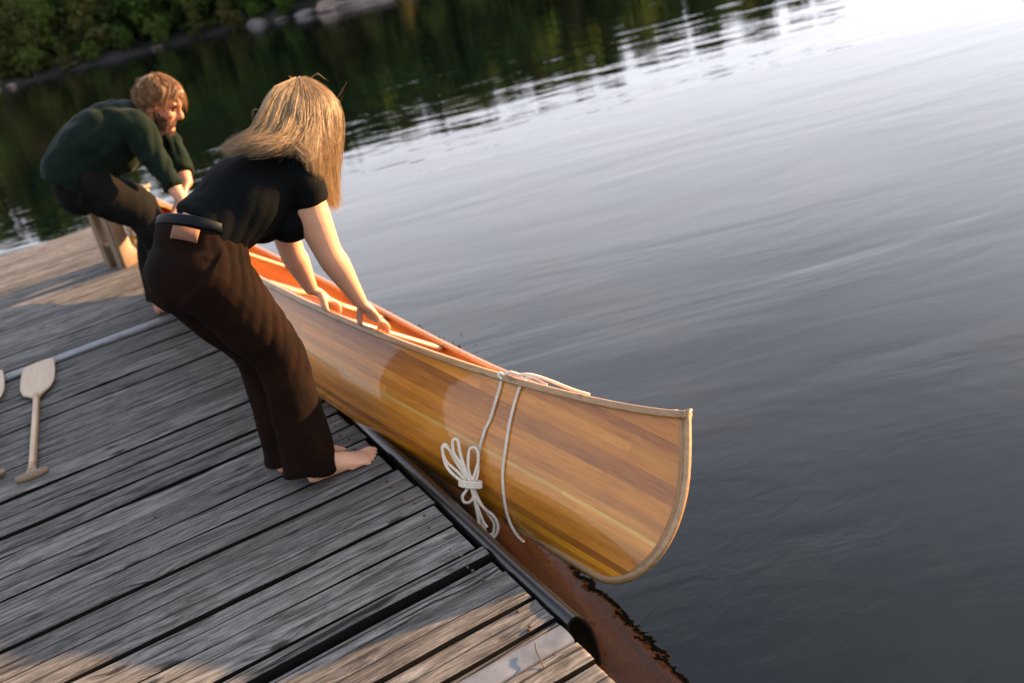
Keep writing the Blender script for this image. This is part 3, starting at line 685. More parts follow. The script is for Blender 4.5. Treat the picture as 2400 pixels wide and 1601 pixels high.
    # pale glass-taped band either side of the stem
for sd_ in (-1, 1):
    R = []
    ph = np.linspace(0.0, math.pi/2, 46)
    st0 = section(0.0, ph); st1 = section(0.0105, ph)
    o_ = np.array([0, sd_, 0])
    v = []; f = []
    for i in range(len(ph)):
        p0 = st0[i]*np.array([1, sd_, 1]); p1 = st1[i]*np.array([1, sd_, 1])
        d_ = nrm(p1-p0); p1 = p0+d_*min(0.026, np.linalg.norm(p1-p0)); nn = np.array([-0.3, sd_*1.0, 0.0]); nn = nn/np.linalg.norm(nn)
        v += [p0+nn*0.0035, p1+nn*0.0022, p1-nn*0.001, p0-nn*0.001]
    for i in range(len(ph)-1):
        for j in range(4): f.append((i*4+j, i*4+(j+1) % 4, (i+1)*4+(j+1) % 4, (i+1)*4+j))
    mesh_obj('stem_band', v, f, strip_mat('stem_band_ash', (0.32, 0.138, 0.030), (0.44, 0.210, 0.055)) if sd_ < 0 else bpy.data.materials['stem_band_ash'], canoe)
# bow and stern decks, yoke, thwart, seats
def plate(name, us, half, dz, th=0.012, mat='ash_in', ctr=None):
    R = []
    for i, t in enumerate(us):
        p = sheer(t); h = max(0.002, p[1]-half); x = p[0]; z = p[2]+dz
        R.append([(x, -h, z), (x, -h*0.5, z+0.008), (x, 0, z+0.012), (x, h*0.5, z+0.008), (x, h, z), (x, h, z-th), (x, 0, z+0.010-th), (x, -h, z-th)])
    b = MB(); b.rings(R); o = b.obj(name, MAT[mat], canoe); o.modifiers.new('e', 'EDGE_SPLIT').split_angle = math.radians(45); return o
plate('bow_deck', np.linspace(0.030, 0.115, 10), 0.012, -0.006)
plate('stern_deck', np.linspace(0.97, 0.895, 10), 0.012, -0.006)
def bar(name, t, w_of, off_of, dz, th=0.02, mat='ash_in'):
    p = sheer(t); h = p[1]-0.018; R = []
    for y in np.linspace(-h, h, 41):
        q = y/h; w = w_of(q)/2; x = p[0]+off_of(q); z = p[2]+dz
        R.append([(x-w, y, z-th/2), (x-w-0.003, y, z), (x-w, y, z+th/2), (x+w, y, z+th/2), (x+w+0.003, y, z), (x+w, y, z-th/2)])
    b = MB(); b.rings(R); o = b.obj(name, MAT[mat], canoe)
    bolts = []
    for s in (-1, 1):
        bb = MB(); bb.ell((p[0]+off_of(s), s*(h-0.02), p[2]+dz+th/2+0.001), (0.010, 0.010, 0.004), seg=10, rows=6); x_ = bb.obj('bolt', MAT['nail'], o)
    return o
bar('carrying_yoke', 0.455, lambda q: 0.050+0.055*math.exp(-((abs(q)-0.34)/0.17)**2), lambda q: 0.055*math.exp(-(q/0.22)**2), -0.028)
bar('thwart', 0.66, lambda q: 0.040+0.02*abs(q)**2, lambda q: 0.0, -0.026)
bar('bow_thwart', 0.345, lambda q: 0.038+0.02*abs(q)**2, lambda q: 0.0, -0.026)
def seat(t0, t1, dz):
    p0, p1 = sheer(t0), sheer(t1)
    for t in (t0, t1):
        p = sheer(t); b = MB(); b.box((p[0], 0, p[2]+dz), (0.02, p[1]-0.022, 0.010)); o = b.obj('seat_rail', MAT['ash_in'], canoe, False)
    hw = min(p0[1], p1[1])-0.10; zz = (p0[2]+p1[2])/2+dz+0.012
    for i, y in enumerate(np.linspace(-hw, hw, 9)):
        b = MB(); b.box(((p0[0]+p1[0])/2, y, zz), ((p1[0]-p0[0])/2+0.02, hw/11, 0.004)); b.obj('seat_slat', MAT['ash_in'], canoe, False)
seat(0.255, 0.310, -0.09); seat(0.775, 0.825, -0.10)

# ------------------------------------------------------------------ bow rope
k = NT('braided_rope'); co = k.obj_co(); n = k.voro(k.mapping(co, (330, 330, 330)), 1.0); c = k.noise(co, 40, 3)
k.bsdf(k.ramp(k.math('ADD', k.math('MULTIPLY', n, 0.5), k.math('MULTIPLY', c, 0.5)), [(0.25, (0.44, 0.37, 0.28)), (0.6, (0.66, 0.58, 0.47))]), 0.85, k.bump(n, 0.7, 0.0015)); MAT['rope'] = k.m
ROPE = {
    'R1': [[0.3229,2.5302,0.2653], [0.3033,2.5255,0.2374], [0.2786,2.5226,0.2044], [0.2507,2.5251,0.1596], [0.2301,2.5331,0.1318], [0.2161,2.5346,0.1091], [0.204,2.5415,0.0831], [0.1928,2.5443,0.0582]],
    'R2': [[0.3645,2.4516,0.2706], [0.3414,2.4596,0.2479], [0.3142,2.4588,0.2104], [0.2815,2.4543,0.1599], [0.2489,2.447,0.0989], [0.2154,2.4421,0.0255], [0.1953,2.4335,-0.0479], [0.1866,2.4236,-0.1038], [0.1847,2.4072,-0.1424], [0.1863,2.3842,-0.1647], [0.1871,2.3544,-0.1685]],
    'L0': [[0.1872,2.5355,0.0645], [0.1751,2.5264,0.0331], [0.1593,2.5194,0.0028], [0.1413,2.5202,-0.0122]],
    'L1': [[0.1402,2.5169,-0.0102], [0.1424,2.5313,0.0237], [0.1514,2.5398,0.0509], [0.1672,2.5468,0.0812], [0.1806,2.544,0.0875], [0.1885,2.5363,0.0781], [0.1799,2.5265,0.0483], [0.1594,2.522,0.0192], [0.1368,2.5198,-0.0068]],
    'L2': [[0.133,2.5146,-0.0115], [0.1317,2.5421,0.0479], [0.1234,2.5623,0.0845], [0.132,2.5732,0.1166], [0.1408,2.5729,0.1242], [0.1471,2.5668,0.1166], [0.1395,2.5535,0.0802], [0.1347,2.5338,0.0323], [0.1327,2.517,-0.0065]],
    'L3': [[0.1309,2.5236,-0.0144], [0.1138,2.5509,0.0296], [0.0972,2.5733,0.0635], [0.0977,2.5865,0.093], [0.1059,2.591,0.1105], [0.1157,2.5857,0.108], [0.12,2.5654,0.0674], [0.1265,2.5439,0.0262], [0.1318,2.5242,-0.0122]],
    'L4': [[0.1268,2.5208,-0.014], [0.103,2.5461,0.0193], [0.0904,2.5686,0.0571], [0.1013,2.5873,0.1084], [0.1152,2.5775,0.0998], [0.1259,2.5537,0.0576], [0.1305,2.5311,0.0121], [0.1343,2.5197,-0.0096]],
    'L5': [[0.1287,2.517,-0.0104], [0.1289,2.499,-0.0497], [0.1414,2.4765,-0.0875], [0.1553,2.4601,-0.1108], [0.1561,2.4462,-0.1405], [0.1405,2.4424,-0.1634], [0.1214,2.4477,-0.1697], [0.1078,2.4592,-0.1573], [0.1082,2.4723,-0.1279], [0.1166,2.4856,-0.0907], [0.1246,2.5013,-0.0486], [0.1309,2.5158,-0.0109]],
    'L6': [[0.1321,2.5218,-0.0172], [0.1252,2.5043,-0.0622], [0.1217,2.4839,-0.1106], [0.1191,2.4718,-0.1395], [0.1211,2.4618,-0.1597], [0.1351,2.4542,-0.1634], [0.1504,2.4592,-0.1379], [0.1466,2.4748,-0.1073], [0.1383,2.495,-0.0706], [0.1376,2.5177,-0.0211]],
    'L7': [[0.1332,2.5174,-0.0157], [0.1281,2.5011,-0.0562], [0.124,2.4855,-0.0946], [0.1236,2.4723,-0.124], [0.1274,2.4635,-0.1398]],
    'L8': [[0.1257,2.5175,-0.012], [0.1108,2.5178,-0.0253], [0.0968,2.5187,-0.0364], [0.0946,2.5121,-0.053], [0.1094,2.504,-0.0569], [0.1256,2.503,-0.044], [0.1335,2.5099,-0.0215]],
    'W0': [[0.164,2.5091,-0.0152], [0.1573,2.5041,-0.0118], [0.1453,2.5047,-0.0067], [0.1311,2.5107,-0.0011], [0.1185,2.5206,0.0033], [0.1108,2.5318,0.0055], [0.1102,2.5412,0.0049], [0.1167,2.5463,0.0015], [0.1288,2.5457,-0.0036], [0.1431,2.5396,-0.0092], [0.1559,2.5296,-0.0137], [0.1635,2.5185,-0.0159], [0.164,2.5091,-0.0152]],
    'W1': [[0.1615,2.5074,-0.0214], [0.1548,2.5024,-0.018], [0.1427,2.503,-0.0129], [0.1285,2.509,-0.0073], [0.1159,2.5189,-0.0029], [0.1082,2.5301,-0.0007], [0.1076,2.5395,-0.0013], [0.1141,2.5446,-0.0047], [0.1262,2.544,-0.0098], [0.1406,2.5379,-0.0154], [0.1533,2.5279,-0.0199], [0.1609,2.5167,-0.0221], [0.1615,2.5074,-0.0214]],
    'W2': [[0.1589,2.5057,-0.0277], [0.1522,2.5007,-0.0242], [0.1401,2.5012,-0.0191], [0.1259,2.5073,-0.0135], [0.1133,2.5172,-0.0091], [0.1057,2.5284,-0.0069], [0.105,2.5378,-0.0076], [0.1116,2.5429,-0.0109], [0.1236,2.5423,-0.0161], [0.138,2.5362,-0.0217], [0.1507,2.5262,-0.0262], [0.1583,2.515,-0.0284], [0.1589,2.5057,-0.0277]],
    'T0': [[0.3188,2.5199,0.2704], [0.3154,2.5304,0.2836], [0.3229,2.5267,0.287], [0.3286,2.5189,0.2815], [0.3445,2.5091,0.2859], [0.3549,2.4987,0.2819], [0.3643,2.4876,0.2757]],
    'T1': [[0.3643,2.4876,0.2757], [0.3904,2.4647,0.2716], [0.422,2.4286,0.2527], [0.4516,2.3914,0.2298], [0.4753,2.3621,0.2124], [0.5002,2.3337,0.1982]],
    'T2': [[0.3731,2.4716,0.2604], [0.3784,2.4711,0.2665], [0.391,2.4594,0.2636], [0.4026,2.4442,0.2535], [0.4116,2.4302,0.2419], [0.4161,2.4246,0.2385]],
}
rope = empty('bow_rope', tuple(ROPE['R1'][0]), 'cream braided rope looped over the bow gunwale with a tied bundle hanging', 'rope')
rope_off = np.array(ROPE['R1'][0])
def rope_part(name, keys, r=0.0050):
    for q in keys:
        P = np.array(ROPE[q])-rope_off; b = MB(); m = 8*len(P)
        b.tube(catmull(P, m), r, 8); b.obj(name, MAT['rope'], rope)
rope_part('hanging_line', ['R1', 'R2']); rope_part('gunwale_loop', ['T0', 'T1', 'T2'])
rope_part('bundle_loop', ['L%d' % i for i in range(9)], 0.0048); rope_part('bundle_wrap', ['W0', 'W1', 'W2'], 0.0050)
# ------------------------------------------------------------------ people
def m_skin(name, c, spot=0.12):
    k = NT(name); v = k.obj_co(); n = k.noise(v, 14, 4, 0.6); n2 = k.noise(v, 90, 3)
    col = k.mix(k.ramp(n, [(0.35, 0.0), (0.7, 1.0)]), tuple(x*(1-spot) for x in c), (min(1, c[0]*1.04), c[1]*0.93, c[2]*0.90))
    k.bsdf(col, 0.48, k.bump(n2, 0.12, 0.0012), Subsurface_Weight=0.18, Subsurface_Radius=(0.012, 0.005, 0.003), Specular_IOR_Level=0.4); return k.m
def m_cloth(name, a, b, weave=600, rough=0.85, bd=0.0006, sheen=0.25, wr=(20, 0.35, 0.004)):
    k = NT(name); v = k.obj_co(); n = k.noise(v, 9, 4, 0.6); w = k.noise(v, weave, 2, 0.5); wn_ = k.noise(v, wr[0], 3, 0.55, 0.8)
    col = k.ramp(k.math('ADD', k.math('MULTIPLY', n, 0.7), k.math('MULTIPLY', w, 0.3)), [(0.3, a), (0.7, b)])
    nb = k.bump(wn_, wr[1], wr[2]); nb = k.bump(w, 0.5, bd, nb)
    k.bsdf(col, rough, nb, Sheen_Weight=sheen, Sheen_Roughness=0.4, Specular_IOR_Level=0.08); return k.m
def m_hair(name, a, b, c):
    k = NT(name); g = k.t.nodes.new('ShaderNodeNewGeometry').outputs['Random Per Island']; n = k.noise(k.obj_co(), 16, 3)
    col = k.ramp(k.math('ADD', k.math('MULTIPLY', g, 0.6), k.math('MULTIPLY', n, 0.4)), [(0.2, a), (0.5, b), (0.8, c)])
    p = k.bsdf(col, 0.42, None, Specular_IOR_Level=0.6); tr = k.n('BsdfTranslucent', Color=col); mx = k.n('MixShader', Fac=0.26)
    k.t.links.new(p.outputs[0], mx.inputs[1]); k.t.links.new(tr.outputs[0], mx.inputs[2]); k.t.links.new(mx.outputs[0], k.out.inputs[0]); return k.m
MAT['skin_w'] = m_skin('skin_fair', (0.56, 0.315, 0.195)); MAT['skin_m'] = m_skin('skin_ruddy', (0.45, 0.22, 0.13))
MAT['shirt_w'] = m_cloth('black_jersey', (0.0010, 0.0016, 0.0018), (0.0024, 0.0033, 0.0036), 900, 0.85, 0.0004, 0.0)
MAT['jeans'] = m_cloth('brown_corduroy', (0.0013, 0.0007, 0.0004), (0.0130, 0.0047, 0.0017), 700, 0.9, 0.0006, 0.0)
MAT['belt'] = m_plain('dark_blue_leather', (0.0016, 0.0036, 0.0046), 0.55, 0.2, 40, Specular_IOR_Level=0.15)
MAT['patch'] = m_plain('tan_leather', (0.13, 0.052, 0.022), 0.7, 0.2, 60, 0.3, 0.001)
MAT['red'] = m_plain('red_tab_cloth', (0.45, 0.012, 0.012), 0.7)
MAT['thread'] = m_plain('tan_thread', (0.09, 0.040, 0.016), 0.8)
MAT['hair_w'] = m_hair('blonde_hair', (0.24, 0.155, 0.074), (0.35, 0.235, 0.118), (0.46, 0.325, 0.175))
MAT['hair_m'] = m_hair('ginger_hair', (0.15, 0.072, 0.026), (0.26, 0.13, 0.048), (0.36, 0.19, 0.075))
MAT['beard'] = m_hair('brown_beard', (0.030, 0.013, 0.006), (0.070, 0.029, 0.012), (0.13, 0.055, 0.022))
MAT['shirt_m'] = m_cloth('dark_green_wool', (0.0024, 0.0064, 0.0038), (0.0056, 0.0125, 0.0075), 500, 0.9, 0.0007, 0.05)
MAT['trousers'] = m_cloth('dark_trousers', (0.0032, 0.0034, 0.0032), (0.0085, 0.0075, 0.0064), 600, 0.9, 0.0006, 0.0)
MAT['eye'] = m_plain('eye_dark', (0.02, 0.015, 0.012), 0.2)

def strands(name, locks, mat, parent, r0=0.0011, sides=3, origin=(0, 0, 0), seed=1):
    """locks: (guide pts, root spread, mid spread, tip spread, count, wave)"""
    rg = np.random.default_rng(seed); VV = []; FF = []; base = 0
    for (G, s0, s1, s2, cnt, wave) in locks:
        G = catmull(np.asarray(G, float), 13); n = len(G); t = np.linspace(0, 1, n)
        sub = rg.normal(size=(max(3, cnt//26), 3))
        for i in range(cnt):
            c = sub[rg.integers(len(sub))]; d = 0.62*c+0.62*rg.normal(size=3)
            L = 0.66+0.38*rg.random(); tt = t*L; P = np.stack([np.interp(tt, t, G[:, q]) for q in range(3)], 1)
            spread = np.interp(tt, [0, 0.45, 1], [s0, s1, s2])[:, None]
            ph = rg.random(3)*6.28; am = wave*(0.3+rg.random())
            P = P+spread*d*0.55+am*np.sin(t[:, None]*(7+4*rg.random())+ph)*t[:, None]**0.8
            T = np.gradient(P, axis=0); T /= np.linalg.norm(T, axis=1)[:, None]+1e-9
            u = np.cross(T, rg.normal(size=3)); u /= np.linalg.norm(u, axis=1)[:, None]+1e-9; w = np.cross(T, u)
            rad = r0*(0.7+0.6*rg.random())*np.interp(t, [0, 0.7, 1], [1, 0.95, 0.25])
            R = np.concatenate([(P+rad[:, None]*(math.cos(a)*u+math.sin(a)*w))[:, None] for a in np.arange(sides)*2*math.pi/sides], 1)
            VV.append(R.reshape(-1, 3)); idx = base+np.arange(n*sides).reshape(n, sides)
            q = np.stack([idx[:-1], np.roll(idx[:-1], -1, 1), np.roll(idx[1:], -1, 1), idx[1:]], -1).reshape(-1, 4); FF.append(q); base += n*sides
    me = fast_mesh(name, np.vstack(VV)-np.asarray(origin), np.vstack(FF), mat); me.polygons.foreach_set('use_smooth', [True]*len(me.polygons))
    return link(bpy.data.objects.new(name, me), parent)

def foot(b, heel, ff, right, ankle, sc=1.0):
    """heel on the ground, ff forward; right=+1 for a right foot"""
    ff = nrm(ff); up = np.array([0, 0, 1.0]); lat = np.cross(ff, up)*(1 if right > 0 else -1)   # lateral (little toe) side
    h = np.asarray(heel, float); P = lambda a, l, z: h+sc*(ff*a+lat*l+up*z)
    b.limb([P(0.020, 0, 0.030), P(0.06, 0.0, 0.035), P(0.11, 0.004, 0.034), P(0.155, 0.003, 0.022), P(0.185, 0.002, 0.016)], [(0.027*sc, 0.028*sc), (0.030*sc, 0.034*sc), (0.036*sc, 0.031*sc), (0.043*sc, 0.020*sc), (0.041*sc, 0.0145*sc)], lat, n=16)
    b.limb([np.asarray(ankle, float)+up*0.06, np.asarray(ankle, float), P(0.045, 0, 0.055), P(0.085, 0, 0.045)], [0.036*sc, 0.034*sc, 0.036*sc, 0.032*sc], lat, n=10)
    for i, (l, L, r) in enumerate([(-0.031, 0.232, 0.0115), (-0.010, 0.228, 0.0085), (0.008, 0.219, 0.0080), (0.024, 0.208, 0.0078), (0.038, 0.193, 0.0078)]):
        a0 = 0.165-0.008*i
        b.limb([P(a0, l*0.92, 0.015), P((a0+L)/2+0.006, l, 0.0175), P(L-0.012, l*1.02, 0.0115), P(L-0.003, l*1.02, 0.0085)], [r*1.05*sc, r*sc, r*0.98*sc, r*0.8*sc], lat, n=8, seg=12)
def hand(b, wrist, G, g, a, thumb_sign, sc=1.0):
    """hand closing over a rail: G rail point under the palm, g along the rail (towards little finger), a = across the rail (finger side)"""
    up = np.array([0, 0, 1.0]); g = nrm(g); a = nrm(a); W = np.asarray(wrist, float); G = np.asarray(G, float)
    K = G+up*0.040*sc+a*0.030*sc                      # knuckle line centre
    M = 0.5*(W+K)+up*0.006
    b.limb([W, M, K-a*0.004], [(0.025*sc, 0.019*sc), (0.035*sc, 0.0165*sc), (0.039*sc, 0.0135*sc)], g, n=10)
    for i, l in enumerate((-0.031, -0.0105, 0.0105, 0.030)):
        k0 = K+g*l*sc; fr = (0.0088, 0.0090, 0.0086, 0.0076)[i]*sc; dr = (0.0, 0.003, 0.001, -0.004)[i]
        b.limb([k0-a*0.012, k0+a*(0.006+dr)-up*0.004, k0+a*(0.020+dr)-up*0.018*sc, k0+a*(0.022+dr)-up*0.036*sc, k0+a*(0.015+dr)-up*0.052*sc], [fr*1.15, fr*1.12, fr*1.05, fr, fr*0.85], g, n=10, seg=12)
    t0 = W*0.62+K*0.38-g*0.026*sc; 
    b.limb([t0, t0*0.6+(G-g*0.046*sc+up*0.02)*0.4-g*0.006-a*0.006, G-g*0.046*sc+up*0.022-a*0.012, G-g*0.050*sc+up*0.010-a*0.010], [0.0165*sc, 0.0140*sc, 0.0115*sc, 0.0090*sc], a, n=9, seg=12)

# ---------------------------------------------------------------- woman
W0 = np.array([-0.235, 3.0, 0.0])
woman = empty('person', tuple(W0), 'barefoot woman with long blonde hair, black shirt and brown trousers bending over the canoe', 'person')
woman_parts = []
F = np.array([0.866, 0.5, 0.0]); RT = np.array([0.5, -0.866, 0.0]); UPV = np.array([0, 0, 1.0])
# -- skin
b = MB()
Rsh, Rel, Rwr = np.array([0.048, 3.050, 0.916]), np.array([0.064, 3.060, 0.680]), np.array([0.127, 3.100, 0.462])
Lsh, Lel, Lwr = np.array([0.015, 3.330, 0.940]), np.array([0.020, 3.375, 0.640]), np.array([0.050, 3.405, 0.470])
b.limb([Rsh, Rsh*0.5+Rel*0.5+np.array([-0.004, 0, 0]), Rel, Rel*0.72+Rwr*0.28, Rel*0.3+Rwr*0.7, Rwr], [0.056, (0.057, 0.054), (0.047, 0.044), (0.048, 0.043), (0.035, 0.030), (0.027, 0.021)], RT, n=22)
b.limb([Lsh, Lsh*0.5+Lel*0.5, Lel, Lel*0.72+Lwr*0.28, Lel*0.3+Lwr*0.7, Lwr], [0.052, (0.052, 0.050), (0.046, 0.042), (0.047, 0.042), (0.035, 0.030), (0.027, 0.021)], RT, n=22)
gd = nrm(np.array([0.159, 3.057, 0.339])-np.array([0.064, 3.421, 0.387])); ad = nrm(np.array([0.80, 0.20, -0.25]))
hand(b, Rwr, (0.143, 3.115, 0.349), gd, ad, 1, 0.98)
hand(b, Lwr, (0.068, 3.402, 0.386), -gd, ad, -1, 0.98)
NK = np.array([0.070, 3.180, 1.008]); HC = np.array([0.137, 3.172, 1.085]); HF = nrm([0.72, 0.38, -0.55]); HUP = nrm(np.cross(np.cross(HF, UPV), HF)); HR = nrm(np.cross(HF, HUP))
b.limb([np.array([-0.33, 3.09, 0.78]), np.array([-0.26, 3.10, 0.85]), np.array([-0.11, 3.13, 0.91]), np.array([0.0, 3.165, 0.965])], [(0.125, 0.10), (0.118, 0.088), (0.13, 0.095), (0.12, 0.08)], RT, n=14)
b.limb([np.array([0.0, 3.165, 0.965]), NK, HC-HUP*0.03], [(0.06, 0.06), (0.052, 0.05), (0.055, 0.055)], RT, n=10)
b.ell(HC, (0.074, 0.094, 0.098), (HR, HF, HUP)); b.ell(HC+HF*0.035-HUP*0.055, (0.056, 0.062, 0.066), (HR, HF, HUP)); b.ell(HC+HF*0.100-HUP*0.045, (0.010, 0.018, 0.022), (HR, HF, HUP))
for s in (-1, 1): b.ell(HC+HR*0.074*s-HUP*0.025, (0.012, 0.022, 0.032), (HR, HF, HUP))
b.limb([np.array([-0.31, 3.03, 0.72]), np.array([-0.21, 2.99, 0.42]), np.array([-0.234, 2.938, 0.12])], [0.085, 0.056, 0.038], RT, n=10)
b.limb([np.array([-0.36, 3.14, 0.72]), np.array([-0.24, 3.12, 0.42]), np.array([-0.262, 3.095, 0.12])], [0.085, 0.056, 0.038], RT, n=10)
foot(b, (-0.258, 2.936, 0), (0.99, -0.06, 0), 1, (-0.230, 2.936, 0.085), 1.06); foot(b, (-0.318, 3.100, 0), (0.99, -0.08, 0), -1, (-0.285, 3.097, 0.085))
woman_parts.append(b.fused('body', 0.0042, MAT['skin_w'], None, 5, 0.5))
# -- shirt
def fold(co, no, c, d, width, length, amp, freq, seed):
    """creases radiating around c, running along direction d"""
    d = nrm(d); q = co-c; s = q@d; r = q-np.outer(s, d); rad = np.linalg.norm(r, axis=1)
    env = np.exp(-(s/length)**2-(rad/width)**2)
    side = nrm(np.cross(d, (0.3, 0.5, 0.81))); ph = (r@side)*freq+seed+2.0*np.sin(s*11+seed)
    return env*amp*(np.abs(np.sin(ph))-0.5)
def vnoise(co, sc, seed=0):
    return np.array([mnoise.noise((p[0]*sc+seed, p[1]*sc, p[2]*sc)) for p in co])
b = MB()
Wst, Wch, Wup = np.array([-0.262, 3.10, 0.848]), np.array([-0.115, 3.13, 0.910]), np.array([-0.012, 3.165, 0.962])
b.limb([Wst+np.array([-0.022, -0.002, 0.004]), Wst*0.6+Wch*0.4, Wch, Wup, np.array([0.045, 3.178, 0.990])], [(0.133, 0.108), (0.140, 0.112), (0.158, 0.124), (0.155, 0.098), (0.075, 0.058)], RT, n=18, dome=False, e=2.2)
TD = nrm(Wup-Wst); VN = nrm(np.cross(RT, TD)); VN = VN if VN[2] < 0 else -VN      # ventral normal
for s, q in ((1, 0.065), (-1, 0.065)): b.ell(Wch*0.82+Wup*0.18+VN*0.116+RT*q*s+np.array([0.014, 0, 0]), (0.088, 0.082, 0.086))
b.limb([Wup+RT*0.08, Rsh+np.array([0, 0, 0.004]), Rsh*0.85+Rel*0.15, Rsh*0.70+Rel*0.30], [(0.088, 0.080), (0.076, 0.068), (0.072, 0.063), (0.070, 0.060)], RT, n=12, dome=False)
b.limb([Wup-RT*0.08, Lsh+np.array([0, 0, 0.004]), Lsh*0.85+Lel*0.15, Lsh*0.72+Lel*0.28], [(0.088, 0.080), (0.074, 0.066), (0.070, 0.060), (0.071, 0.058)], RT, n=12, dome=False)
def shirt_disp(co, no):
    d = np.zeros(len(co)); d += fold(co, no, Wst+np.array([0.02, -0.06, 0]), RT, 0.13, 0.20, 0.004, 80, 0.3)
    d += fold(co, no, Rsh+np.array([-0.06, 0, -0.05]), nrm(Rsh-Wst), 0.10, 0.12, 0.003, 60, 1.7)
    d += 0.0028*vnoise(co, 9, 3)
    return co+no*d[:, None]
woman_parts.append(b.fused('t_shirt', 0.006, MAT['shirt_w'], None, 6, 0.5, shirt_disp))
# -- trousers
b = MB()
PV = np.array([-0.325, 3.085, 0.765]); BW = np.array([-0.288, 3.098, 0.866])
b.limb([BW+nrm(BW-PV+F*0.045)*0.008, BW-nrm(BW-PV+F*0.045)*0.022, BW*0.45+PV*0.55, PV, PV+np.array([0.005, 0, -0.075])], [(0.128, 0.106), (0.134, 0.112), (0.156, 0.126), (0.166, 0.135), (0.150, 0.12)], RT, n=14, dome=False, e=2.2)
b.ell(PV-F*0.045+np.array([0.0, 0, -0.014]), (0.158, 0.118, 0.118), (RT, F, UPV))
for s in (-1, 1): b.ell(PV-F*0.050+RT*0.058*s+np.array([0.0, 0, -0.022]), (0.100, 0.102, 0.110))
Rhip, Rkn = np.array([-0.308, 3.015, 0.722]), np.array([-0.205, 2.985, 0.430]); Lhip, Lkn = np.array([-0.360, 3.150, 0.722]), np.array([-0.238, 3.120, 0.430])
b.limb([Rhip+np.array([-0.03, 0, 0.05]), Rhip, Rhip*0.5+Rkn*0.5, Rkn, np.array([-0.212, 2.972, 0.25]), np.array([-0.226, 2.952, 0.105]), np.array([-0.240, 2.940, 0.036])], [(0.115, 0.125), (0.112, 0.120), (0.100, 0.103), (0.079, 0.083), (0.081, 0.083), (0.087, 0.085), (0.090, 0.086)], RT, n=26, dome=False)
b.limb([Lhip+np.array([-0.03, 0, 0.05]), Lhip, Lhip*0.5+Lkn*0.5, Lkn, np.array([-0.245, 3.105, 0.25]), np.array([-0.255, 3.085, 0.105]), np.array([-0.268, 3.076, 0.036])], [(0.115, 0.125), (0.112, 0.120), (0.100, 0.103), (0.079, 0.083), (0.081, 0.083), (0.087, 0.085), (0.090, 0.086)], RT, n=26, dome=False)
def jean_disp(co, no):
    d = fold(co, no, Rhip+np.array([0.10, -0.02, 0.02]), nrm([0.6, -0.75, 0.2]), 0.10, 0.16, 0.011, 80, 0.8)
    d += fold(co, no, Rhip*0.4+Rkn*0.6+np.array([0.05, -0.03, 0]), nrm([0.7, -0.6, 0.3]), 0.12, 0.12, 0.006, 75, 2.2)
    d += fold(co, no, Rkn+np.array([0.03, 0, 0.0]), nrm([0.75, -0.6, 0.1]), 0.07, 0.14, 0.007, 90, 1.1)
    lo = np.clip((0.30-co[:, 2])/0.3, 0, 1); d += lo*0.006*np.sin(np.arctan2(co[:, 1]-np.where(co[:, 1] < 3.03, 2.955, 3.09), co[:, 0]+0.235)*4+co[:, 2]*8)
    d += 0.004*vnoise(co, 8, 1)+0.002*vnoise(co, 22, 5)
    return co+no*d[:, None]
woman_parts.append(b.fused('trousers', 0.006, MAT['jeans'], None, 5, 0.5, jean_disp))
# -- belt, patch, tab, seam
ax_t = nrm(BW-PV+F*0.045); u_ = nrm(RT-ax_t*(RT@ax_t)); w_ = nrm(np.cross(ax_t, u_)); cb = BW+ax_t*0.001
a = np.linspace(0, 2*math.pi, 60, endpoint=False)
def hoop(r1, r2, off): 
    e = 2.2; ca = np.sign(np.cos(a))*np.abs(np.cos(a))**(2/e); sa = np.sign(np.sin(a))*np.abs(np.sin(a))**(2/e)
    return cb+ax_t*off+r1*ca[:, None]*u_+r2*sa[:, None]*w_
b = MB(); R = [hoop(0.1335, 0.1085, -0.016), hoop(0.1375, 0.1125, -0.014), hoop(0.1365, 0.1115, 0.013), hoop(0.1325, 0.1075, 0.016)]; b.rings(R, cap=False); n = 60
for j in range(n): b.f.append((3*n+j, 3*n+(j+1) % n, (j+1) % n, j))
woman_parts.append(b.obj('belt', MAT['belt']))
def surf_panel(name, c, du, dv, nn, hu, hv, mat, th=0.003, curve=0.0):
    b = MB(); R = []
    for i in np.linspace(-1, 1, 9):
        p = c+du*hu*i-nn*curve*i*i; R.append([p-dv*hv, p-dv*hv*0.97+nn*th, p+dv*hv*0.97+nn*th, p+dv*hv])
    b.rings(R); return b.obj(name, mat)
back = -w_ if (-w_)@F < 0 else w_
bk = nrm(back); al = math.radians(33); pc = cb-ax_t*0.044+bk*0.121*math.cos(al)+u_*0.142*math.sin(al); pdu = nrm(u_*0.142*math.cos(al)-bk*0.121*math.sin(al)); pnn = nrm(np.cross(pdu, ax_t)); pnn = pnn if pnn@bk > 0 else -pnn
woman_parts.append(surf_panel('leather_patch', pc+pnn*0.001, pdu, ax_t, nrm(pnn+0.10*ax_t), 0.041, 0.020, MAT['patch'], 0.005, 0.007))
woman_parts.append(surf_panel('red_tab', PV-F*0.150+RT*0.028+np.array([0, 0, -0.010]), F*0.2+RT*0.5, UPV, nrm(-F+RT*0.1), 0.008, 0.012, MAT['red'], 0.003))
